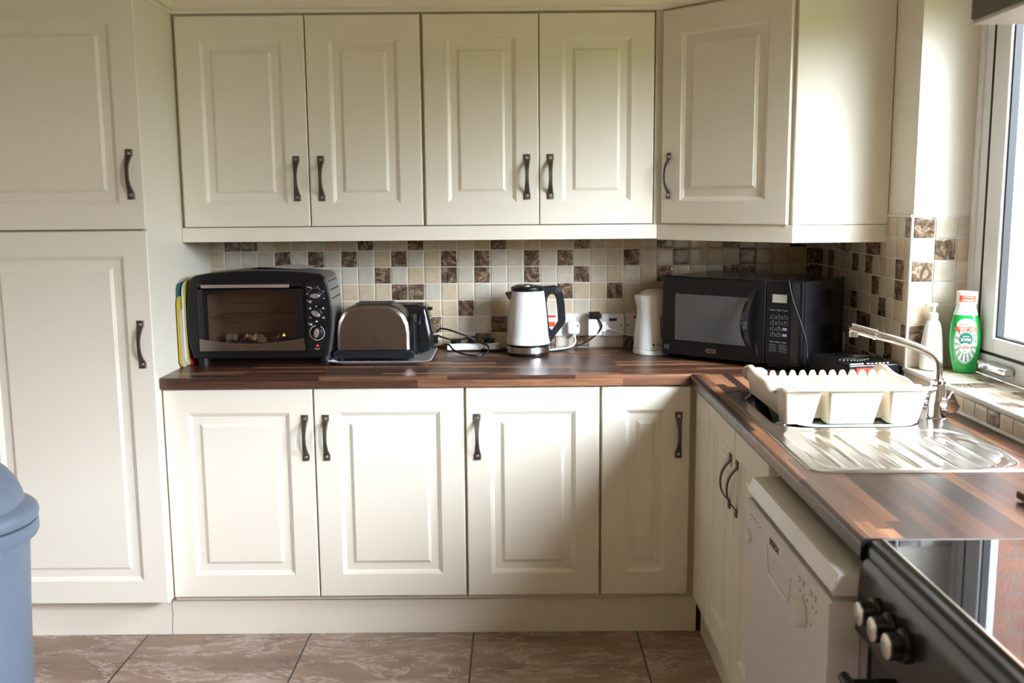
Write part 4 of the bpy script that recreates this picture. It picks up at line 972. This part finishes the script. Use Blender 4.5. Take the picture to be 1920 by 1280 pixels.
cable([(1.455,-0.14,Zc+0.002),(1.49,-0.115,Zc),(1.54,-0.085,Zc+0.004),(1.59,-0.07,0.935),(1.635,-0.068,0.965),(1.657,-0.075,0.995),(1.655,-0.078,1.015),(1.643,-0.072,1.034)], 0.0034, 'black', 'black mains cable curving from the white kettle to the adapter')
cable([(1.456,-0.12,Zc+0.004),(1.49,-0.085,Zc+0.003),(1.535,-0.055,Zc+0.004),(1.560,-0.042,0.935),(1.5575,-0.036,0.966)], 0.0034, 'white', 'white mains cable from behind the kettle to the square white plug')
cable([(1.680,-0.045,0.992),(1.70,-0.045,0.985),(1.735,-0.04,0.972),(1.765,-0.04,0.962),(1.79,-0.05,0.957),(1.82,-0.07,0.935),(1.84,-0.08,Zc)], 0.0030, 'white', 'white mains cable from the adapter to the kettle behind the microwave')

# ------------------------------------------------------------------ sockets
ZP0, ZP1 = 0.957, 1.0435
t = thing('cooker_switch', 'white cooker switch plate with red switches behind the kettle handle', 'wall switch', (1.44,-0.008,1.0))
B().box(1.370,1.514,-0.014,-0.0045,ZP0,ZP1,r=0.002).build('plate', 'white', t)
B().box(1.440,1.4865,-0.0150,-0.0138,1.0300,1.0375).build('label_strip', 'red', t)
B().box(1.448,1.4845,-0.0175,-0.0135,0.995,1.0125,r=0.001).build('rocker', 'orange', t)
t = thing('wall_socket', 'white double wall socket between the cooker switch and the timer', 'wall socket', (1.588,-0.008,1.0))
B().box(1.5155,1.6605,-0.014,-0.0045,ZP0,ZP1,r=0.002).build('plate', 'white', t)
for x in (1.576,1.594): B().box(x-0.007,x+0.007,-0.0165,-0.0135,1.012,1.030,r=0.001).build('rocker', 'white', t)
t = thing('timer_switch', 'raised white timer plate with a dark display right of the adapter', 'timer', (1.709,-0.008,1.0))
b = B(); rr = [[(x,y,z) for x,z in rrect(1.664+i_,1.752-i_,ZP0-0.001+i_,ZP1+0.001-i_,0.008)] for i_, y in ((0,-0.0045),(0,-0.020),(0.002,-0.023))]
b.rings(rr, 0, True, True, True); b.build('plate', 'white', t)
B().box(1.6925,1.7225,-0.0240,-0.0228,1.0145,1.026).build('display', 'lcdk', t)
b = B(); b.lathe([(0.019,0.0225),(0.019,0.0237),(0.0175,0.0238)], (1.709,0,0.994), 28, axis='y', cap1=True); b.build('dial', 'white', t)
b = B(); b.lathe([(0.0035,0.0225),(0.003,0.0238),(0,0.0239)], (1.7385,0,0.999), 12, axis='y'); b.text('ON', 0.006, Matrix.Translation((1.709,-0.0232,0.966)) @ Matrix.Rotation(PI/2,4,'X'), 0); b.build('marking', 'ink', t)
t = thing('fused_switch', 'white fused switch plate partly hidden by the small kettle', 'wall switch', (1.80,-0.008,1.0))
B().box(1.7560,1.843,-0.014,-0.0045,ZP0,ZP1,r=0.002).build('plate', 'white', t)
B().box(1.7865,1.8065,-0.0150,-0.0138,1.0245,1.034).build('red_strip', 'red', t)
b = B(); b.lathe([(0.0035,0.0136),(0.003,0.015),(0,0.0151)], (1.7655,0,0.998), 12, axis='y'); b.box(1.786,1.804,-0.0147,-0.0137,0.984,0.9855); b.build('screw', 'ink', t)
# plugs
b = B(); rr = []
for i_, y in ((0.003,-0.0145),(0,-0.018),(0,-0.038),(0.004,-0.043),(0.012,-0.0445)): rr.append([(x,y,z) for x,z in rrect(1.5305+i_,1.578-i_,0.966+i_,1.015-i_,0.012)])
b.rings(rr, 0, True, True, True); b.box(1.550,1.562,-0.038,-0.022,0.955,0.968,r=0.003)
o = b.build('plug', 'white'); tag(o, 'square white plug with a small round sticker in the double socket', 'plug')
b = B(); b.lathe([(0.0040,0.0445),(0.0035,0.0450),(0,0.0452)], (1.5700,0,1.000), 14, axis='y'); b.build('sticker', 'gold', o, world=False)
b = B(); b.box(1.608,1.660,-0.072,-0.0145,0.964,1.028,r=0.004,seg=3); o = b.build('plug_adapter', 'white'); tag(o, 'white block adapter plugged into the right half of the double socket', 'plug adapter')
b = B(); b.box(1.612,1.6565,-0.070,-0.030,1.0285,1.0545,r=0.005,seg=3); o = b.build('plug', 'black'); tag(o, 'black plug pushed into the top of the white adapter', 'plug')
b = B(); b.box(1.6605,1.678,-0.064,-0.028,0.978,1.018,r=0.004,seg=3); b.box(1.676,1.688,-0.052,-0.038,0.984,1.002,r=0.003); o = b.build('plug', 'white'); tag(o, 'white plug in the right side of the adapter', 'plug')

# ------------------------------------------------------------------ small kettle behind the microwave
KX2, KY2 = 1.842, -0.160
t = thing('kettle', 'cream plastic jug kettle half hidden behind the microwave', 'kettle', (KX2,KY2,TZ), group='kettles')
B().lathe([(0.070,0.0004),(0.0725,0.003),(0.0725,0.016),(0.070,0.018)], (KX2,KY2,TZ), 40).build('power_base', 'white', t)
rr = []
for z, r, dx in ((0.019,0.0700,0),(0.022,0.0715,0),(0.08,0.0680,0),(0.148,0.0620,0.002),(0.18,0.0600,0.001),(0.205,0.0600,0.0),(0.218,0.0590,0.0)):
    ring = []
    for i in range(40):
        a = 2*PI*i/40; x = KX2+dx+r*math.cos(a); y = KY2+r*math.sin(a)*0.95; q = max(0, -math.cos(a))**8
        x -= q*0.010*sm(0.16,0.218,z); ring.append((x, y, TZ+z))
    rr.append(ring)
b = B(); b.rings(rr, 0, True, True, True); b.build('body', 'rack2' if False else 'white', t)
b = B(); b.lathe([(0.055,0.215),(0.054,0.222),(0.045,0.232),(0.028,0.238),(0,0.240)], (KX2+0.006,KY2,TZ), 36); b.build('lid', 'white', t)
b = B(); rr = [[(x,y,TZ+z) for x,z in rrect(KX2+0.018+i_,KX2+0.052-i_,0.055+i_,0.155-i_,0.014)] for i_, y in ((0,KY2-0.045),(0,KY2-0.060),(0.003,KY2-0.0635))]
b.rings(rr, 0, True, True, True)
for k in range(4): b.lathe([(0.002,0.0630),(0.0015,0.0642)], (KX2+0.037,KY2,TZ+0.075+k*0.02), 8, mi=1, axis='y')
b.build('water_gauge', ['brown','ink'], t)
b = B(); b.text('Russell', 0.0145, Matrix.Translation((KX2+0.004,KY2-0.0690,TZ+0.040)) @ Matrix.Rotation(PI/2,4,'X'), 0, align='LEFT'); b.lathe([(0.0045,0.0680),(0.004,0.0692),(0,0.0693)], (KX2-0.006,KY2,TZ+0.040), 16, axis='y'); b.build('brand_lettering', 'ink', t)

# ------------------------------------------------------------------ microwave
t = thing('microwave', 'black microwave oven set diagonally in the worktop corner', 'microwave', (1.857,-0.275,TZ), -0.70)
MW, MD, MH, MZ = 0.530, 0.345, 0.281, 0.0165
b = B(); b.box(0.001,MW-0.001,0.022,MD,MZ,MZ+MH-0.002,r=0.004); b.build('body', 'mwb', t, world=False)
b = B(); b.box(0.0,0.3985,0.0,0.0205,MZ,MZ+MH,r=0.005,seg=3); dd = b.build('door', 'black', t, world=False)
b = B(); b.prism([(0.054,MZ+0.060),(0.334,MZ+0.044),(0.330,MZ+0.218),(0.054,MZ+0.222)] if False else [(0.055,MZ+0.055),(0.332,MZ+0.055),(0.332,MZ+0.220),(0.055,MZ+0.220)], 'y', -0.0012, 0.002, r=0.0005); b.build('window', 'mwwin', dd, world=False)
b = B(); n = 18; rr = []
for i in range(n+1):
    s_ = -1+2*i/n; z = MZ+0.137+s_*0.114; bow = 1-s_*s_; hw_ = 0.006+0.008*bow
    xc = 0.366-0.026*bow; y = -0.004-0.030*bow
    rr.append([(xc-hw_,y-0.002,z),(xc,y-0.012*max(bow,0.25),z),(xc+hw_,y-0.002,z),(xc+hw_*0.6,y+0.004,z),(xc-hw_*0.6,y+0.004,z)])
b.rings(rr, 0, True, True, True)
b.build('handle', 'blackg', dd, world=False)
b = B(); q = []
rr = [[(x,y,z) for x,z in rrect(0.180+i_,0.219-i_,MZ+0.019+i_,MZ+0.033-i_,0.0065-i_*0.5)] for i_, y in ((0,0.001),(0,-0.0016),(0.0012,-0.002))]
b.rings(rr, 0, True, True, True)
rr = [[(x,y,z) for x,z in rrect(0.1825,0.2165,MZ+0.0212,MZ+0.0308,0.0045)] for y in (0.001,-0.0022)]
b.rings(rr, 1, True, True, True)
b.text("De'Longhi", 0.0078, Matrix.Translation((0.1995,-0.0024,MZ+0.026)) @ Matrix.Rotation(PI/2,4,'X'), 0)
b.build('logo_badge', ['screw','black'], dd, world=False)
b = B()
for x0_, z0_, w_, h_ in ((0.014,0.020,0.016,0.014),): 
    for e_ in ((x0_,x0_+w_,z0_,z0_+0.001),(x0_,x0_+w_,z0_+h_,z0_+h_+0.001),(x0_,x0_+0.001,z0_,z0_+h_),(x0_+w_,x0_+w_+0.001,z0_,z0_+h_+0.001),(x0_+0.008,x0_+0.009,z0_,z0_+h_),(x0_,x0_+w_,z0_+0.007,z0_+0.008)): b.box(e_[0],e_[1],-0.0006,0.001,MZ+e_[2],MZ+e_[3])
b.build('corner_symbol', 'inkg', dd, world=False)
b = B(); b.box(0.3995,MW,0.0,0.0205,MZ,MZ+MH,r=0.005,seg=3); b.box(0.410,0.500,0.005,0.03,MZ-0.010,MZ+0.003,r=0.004); cp = b.build('control_panel', 'black', t, world=False)
B().box(0.490,0.5165,-0.0012,0.002,MZ+0.003,MZ+MH-0.004,r=0.0006).build('edge_strip', 'mwb', cp, world=False)
B().box(0.423,0.4735,-0.0008,0.002,MZ+0.210,MZ+0.237,r=0.0003).build('display', 'lcd', cp, world=False)
b = B()
keys = ['1','2','3','4','5','6','7','8','','9','0','']
for r_i in range(4):
    for c_i in range(3):
        kx = 0.427+c_i*0.0212; kz = MZ+0.1625-r_i*0.0195; s_ = keys[r_i*3+c_i]
        if s_:
            b.text(s_, 0.0105, Matrix.Translation((kx,-0.0004,kz+0.003)) @ Matrix.Rotation(PI/2,4,'X'), 0, ext=0.0003)
            for e_ in ((kx-0.0085,kx+0.0085,kz-0.0062,kz-0.0055),(kx-0.0085,kx-0.0078,kz-0.006,kz+0.004),(kx+0.0078,kx+0.0085,kz-0.006,kz+0.004)): b.box(e_[0],e_[1],-0.0005,0.001,e_[2],e_[3])
b.text('Power  Clock  Timer', 0.0075, Matrix.Translation((0.447,-0.0004,MZ+0.185)) @ Matrix.Rotation(PI/2,4,'X'), 0, ext=0.0003)
b.text('Menu  Defrost  Reset', 0.0065, Matrix.Translation((0.447,-0.0004,MZ+0.079)) @ Matrix.Rotation(PI/2,4,'X'), 0, ext=0.0003)
for k in range(5):
    b.box(0.416,0.440,-0.0004,0.001,MZ+0.069-k*0.0055,MZ+0.070-k*0.0055); b.box(0.450,0.478,-0.0004,0.001,MZ+0.069-k*0.0055,MZ+0.070-k*0.0055)
b.build('keypad_markings', 'inkg', cp, world=False)
for z in (0.119,0.099): B().box(0.4615,0.4765,-0.0006,0.001,MZ+z,MZ+z+0.008).build('start_stop_key', 'inkb', cp, world=False)
for x in (0.05,MW-0.05):
    for y in (0.05,MD-0.05): B().lathe([(0.014,0.0003),(0.016,MZ+0.002)], (x,y,0), 14).build('foot', 'blackm', t, world=False)
def mwl(x, y, z): return Vector((1.857,-0.275,TZ)) + Matrix.Rotation(-0.70,3,'Z') @ Vector((x,y,z))
mt_ = MZ+MH
cb = [mwl(0.60-0.10,0.20,mt_+0.010), mwl(0.44,0.16,mt_+0.005), mwl(0.455,0.08,mt_+0.004), mwl(0.475,0.015,mt_+0.003), mwl(0.482,-0.005,mt_-0.002), mwl(0.497,-0.006,mt_-0.06), mwl(0.527,-0.008,MZ+0.15), mwl(0.548,-0.01,MZ+0.09), mwl(0.553,-0.012,MZ+0.05), mwl(0.560,-0.03,0.030), mwl(0.563,-0.042,0.012)]
cable(cb, 0.0028, 'blackm', 'thin black cable draped over the front corner of the microwave')

# ------------------------------------------------------------------ radio
t = thing('radio', 'small black radio on the worktop between microwave and dish rack', 'radio', (2.374,-0.765,TZ), 0.20)
b = B(); b.box(-0.083,0.083,-0.125,0.115,0.001,0.074,r=0.006,seg=3); b.build('case', 'black', t, world=False)
b = B()
for k in range(11): b.box(-0.062+k*0.0095,-0.058+k*0.0095,-0.035-0.02*math.sin(PI*k/10),-0.035+0.035*math.sin(PI*(k+0.3)/11),0.0735,0.0760,r=0.0008)
b.build('speaker_grille', 'hood', t, world=False)
B().box(-0.075,-0.030,-0.118,-0.110,0.0735,0.0765,r=0.001).build('button', 'screw', t, world=False)
for k in range(6): B().box(-0.018+k*0.013,-0.010+k*0.013,-0.116,-0.109,0.0735,0.0760,r=0.001).build('button', 'screw', t, world=False)
b = B(); b.box(-0.058,-0.005,-0.1262,-0.1245,0.030,0.064); b.build('tuning_window', 'red', t, world=False)
b = B(); b.box(0.02,0.075,0.02,0.06,0.0735,0.0750,r=0.0006); b.build('top_label', 'hood', t, world=False)
cable([mwl(0.566,-0.047,0.028), Vector((2.242,-0.71,TZ+0.026)), Vector((2.230,-0.75,Zc+0.008)), Vector((2.222,-0.82,Zc)), Vector((2.225,-0.88,Zc))], 0.0022, 'blackm', 'thin black radio lead falling to the worktop beside the dish rack')
# hanging cable loop under the corner cabinet
cable([(2.40,-0.40,1.372),(2.405,-0.42,1.345),(2.42,-0.45,1.318),(2.445,-0.47,1.300),(2.452,-0.475,1.308),(2.455,-0.48,1.330),(2.445,-0.47,1.352),(2.44,-0.46,1.374)], 0.0030, 'hood', 'grey cable loop hanging under the corner wall cabinet')
# cable down the right wall
b = B(); b.box(XW-0.011,XW-0.0055,-0.345,-0.330,0.940,1.005,r=0.001); o = b.build('cable_clip_strip', 'sealant'); tag(o, 'short pale vertical trunking strip on the tiles behind the radio', 'trunking')

# ------------------------------------------------------------------ bottles on the sill
t = thing('washing_up_liquid', 'green washing-up liquid bottle standing cap-up with inverted label on the sill', 'bottle', (2.628,-0.965,SILL+0.0008), -0.40)
def ell(rx, ry, z, dx=0, n=40): return [(dx+rx*math.copysign(abs(math.cos(a))**0.85, math.cos(a)), ry*math.copysign(abs(math.sin(a))**0.85, math.sin(a)), z) for a in [2*PI*i/n for i in range(n)]]
BP = [(0.026,0.018,0.0,0.004),(0.031,0.021,0.003,0.004),(0.036,0.023,0.025,0.003),(0.0405,0.025,0.055,0.002),(0.0425,0.026,0.085,0.001),(0.0420,0.026,0.115,0),(0.0385,0.025,0.145,-0.001),(0.033,0.023,0.168,-0.001)]
b = B(); b.rings([ell(*q[:3], q[3]) for q in BP], 0, True, True, True); b.build('liquid_body', 'green', t, world=False)
b = B(); b.rings([ell(0.0332,0.0232,0.1682,-0.001), ell(0.028,0.021,0.185,-0.001), ell(0.026,0.020,0.198,-0.001)], 0, True, True, True); b.build('shoulder', 'frost', t, world=False)
b = B(); b.rings([ell(0.0270,0.0215,0.1985), ell(0.0280,0.0220,0.202), ell(0.0285,0.0220,0.232), ell(0.027,0.021,0.236)], 0, True, True, True); b.build('cap', 'lblw', t, world=False)
def rx_at(z):
    for (a, b_) in zip(BP[:-1], BP[1:]):
        if a[2] <= z <= b_[2]:
            f = (z-a[2])/(b_[2]-a[2]); return a[0]+(b_[0]-a[0])*f, a[1]+(b_[1]-a[1])*f, a[3]+(b_[3]-a[3])*f
    return 0.033, 0.023, 0
def wrap(bm, out):   # bend flat (x,z) art on to the bottle front
    for v in bm.verts:
        rx, ry, dx = rx_at(min(max(v.co.z, 0.001), 0.167)) if v.co.z < 0.168 else (0.0285,0.022,0)
        c_ = min(abs(v.co.x-dx)/rx, 0.995); ca = c_**(1/0.85); sa = math.sqrt(max(0,1-ca*ca))**0.85
        v.co.y = -ry*sa-out+v.co.y
def disc(b, cx, cz, rx, rz, mi, y=0.0, n=40, z0=None, z1=None):
    rr = [[(cx+rx*s_*math.cos(a), y, (cz+rz*s_*math.sin(a))) for a in [2*PI*i/n for i in range(n)]] for s_ in (0.02,0.25,0.5,0.75,1.0)]
    if z0 is not None: rr = [[(x, y_, min(max(z, z0), z1)) for x, y_, z in r] for r in rr]
    b.rings(rr, mi, True, True, False)
b = B()
disc(b, 0.002, 0.092, 0.0300, 0.064, 0)                      # silver burst
for k in range(30):
    a = 2*PI*k/30; x1_, z1_ = 0.002+0.0293*math.cos(a), 0.085+0.050*math.sin(a); x2_, z2_ = 0.002+0.016*math.cos(a), 0.085+0.026*math.sin(a); dx_, dz_ = -math.sin(a)*0.0016, math.cos(a)*0.0016
    b.rings([[(x2_,-0.0002,z2_),(x2_+dx_*0.4,-0.0002,z2_+dz_*0.4)],[(x1_-dx_,-0.0002,z1_-dz_),(x1_+dx_,-0.0002,z1_+dz_)]], 1 if k % 2 else 2, closed=False)
disc(b, 0.002, 0.140, 0.0255, 0.0185, 2, -0.0004, z0=0.134, z1=0.160)
b.rings([[(-0.0265+0.057*i/18,-0.0007,0.1225+0.013*j/3) for i in range(19)] for j in range(4)], 3, closed=False)
disc(b, 0.002, 0.100, 0.0190, 0.0200, 2, -0.0006); disc(b, 0.002, 0.100, 0.0180, 0.0190, 1, -0.0008)
disc(b, 0.002, 0.0735, 0.0175, 0.0165, 4, -0.0010); disc(b, 0.002, 0.0735, 0.0162, 0.0152, 2, -0.0012)
def inv(x, z, y): return Matrix.Translation((x,y,z)) @ Matrix.Rotation(PI/2,4,'X') @ Matrix.Rotation(PI,4,'Z')
b.text('FAIRY', 0.0128, inv(0.002,0.0765,-0.0014), 3, bold=0.0003); b.text('MAX', 0.0125, inv(0.002,0.0985,-0.0010), 2, bold=0.0003); b.text('POWER', 0.0050, inv(0.002,0.1080,-0.0010), 2)
b.text('5X', 0.0110, inv(0.017,0.1290,-0.0013), 2, bold=0.0002); b.text('FASTER\nCLEANING', 0.0050, inv(-0.006,0.1290,-0.0013), 2); b.text('STRONGER GREASE', 0.0038, inv(0.002,0.1420,-0.0006), 1)
b.prism([(-0.001,0.0625),(0.005,0.0625),(0.003,0.067),(0.001,0.067)], 'y', -0.0014, -0.0013, mi=4)
bmesh.ops.subdivide_edges(b.bm, edges=[e for e in b.bm.edges if e.calc_length() > 0.012], cuts=3)
wrap(b.bm, 0.0010); b.build('label', ['lbls','dgreen','lblw','lblr','green'], t, world=False)
b = B(); rr = []
for z in (0.2065,0.2110,0.2155,0.2200,0.2245): rr.append([(-0.020+0.042*i/14, 0, z) for i in range(15)])
b.rings(rr, 0, closed=False); b.text('ANTI-LEAK', 0.0066, inv(0.001,0.2115,-0.0003), 1, bold=0.0002); b.text('TECHNOLOGY', 0.0042, inv(0.001,0.2200,-0.0003), 1)
wrap(b.bm, 0.0009); b.build('cap_label', ['lblr','lblw'], t, world=False)

t = thing('pump_bottle', 'white pump soap bottle on the sill beside the green bottle', 'bottle', (2.556,-0.915,SILL+0.0008))
B().lathe([(0.028,0.0),(0.032,0.003),(0.0325,0.03),(0.030,0.08),(0.024,0.125),(0.018,0.142),(0.013,0.146)], (2.556,-0.915,SILL+0.0008), 32).build('body', 'white', t)
b = B(); b.lathe([(0.0135,0.146),(0.0135,0.166),(0.011,0.168),(0.0055,0.169),(0.0055,0.190)], (2.556,-0.915,SILL+0.0008), 24); b.box(2.533,2.566,-0.921,-0.909,SILL+0.188,SILL+0.198,r=0.003); b.build('pump', 'white', t)
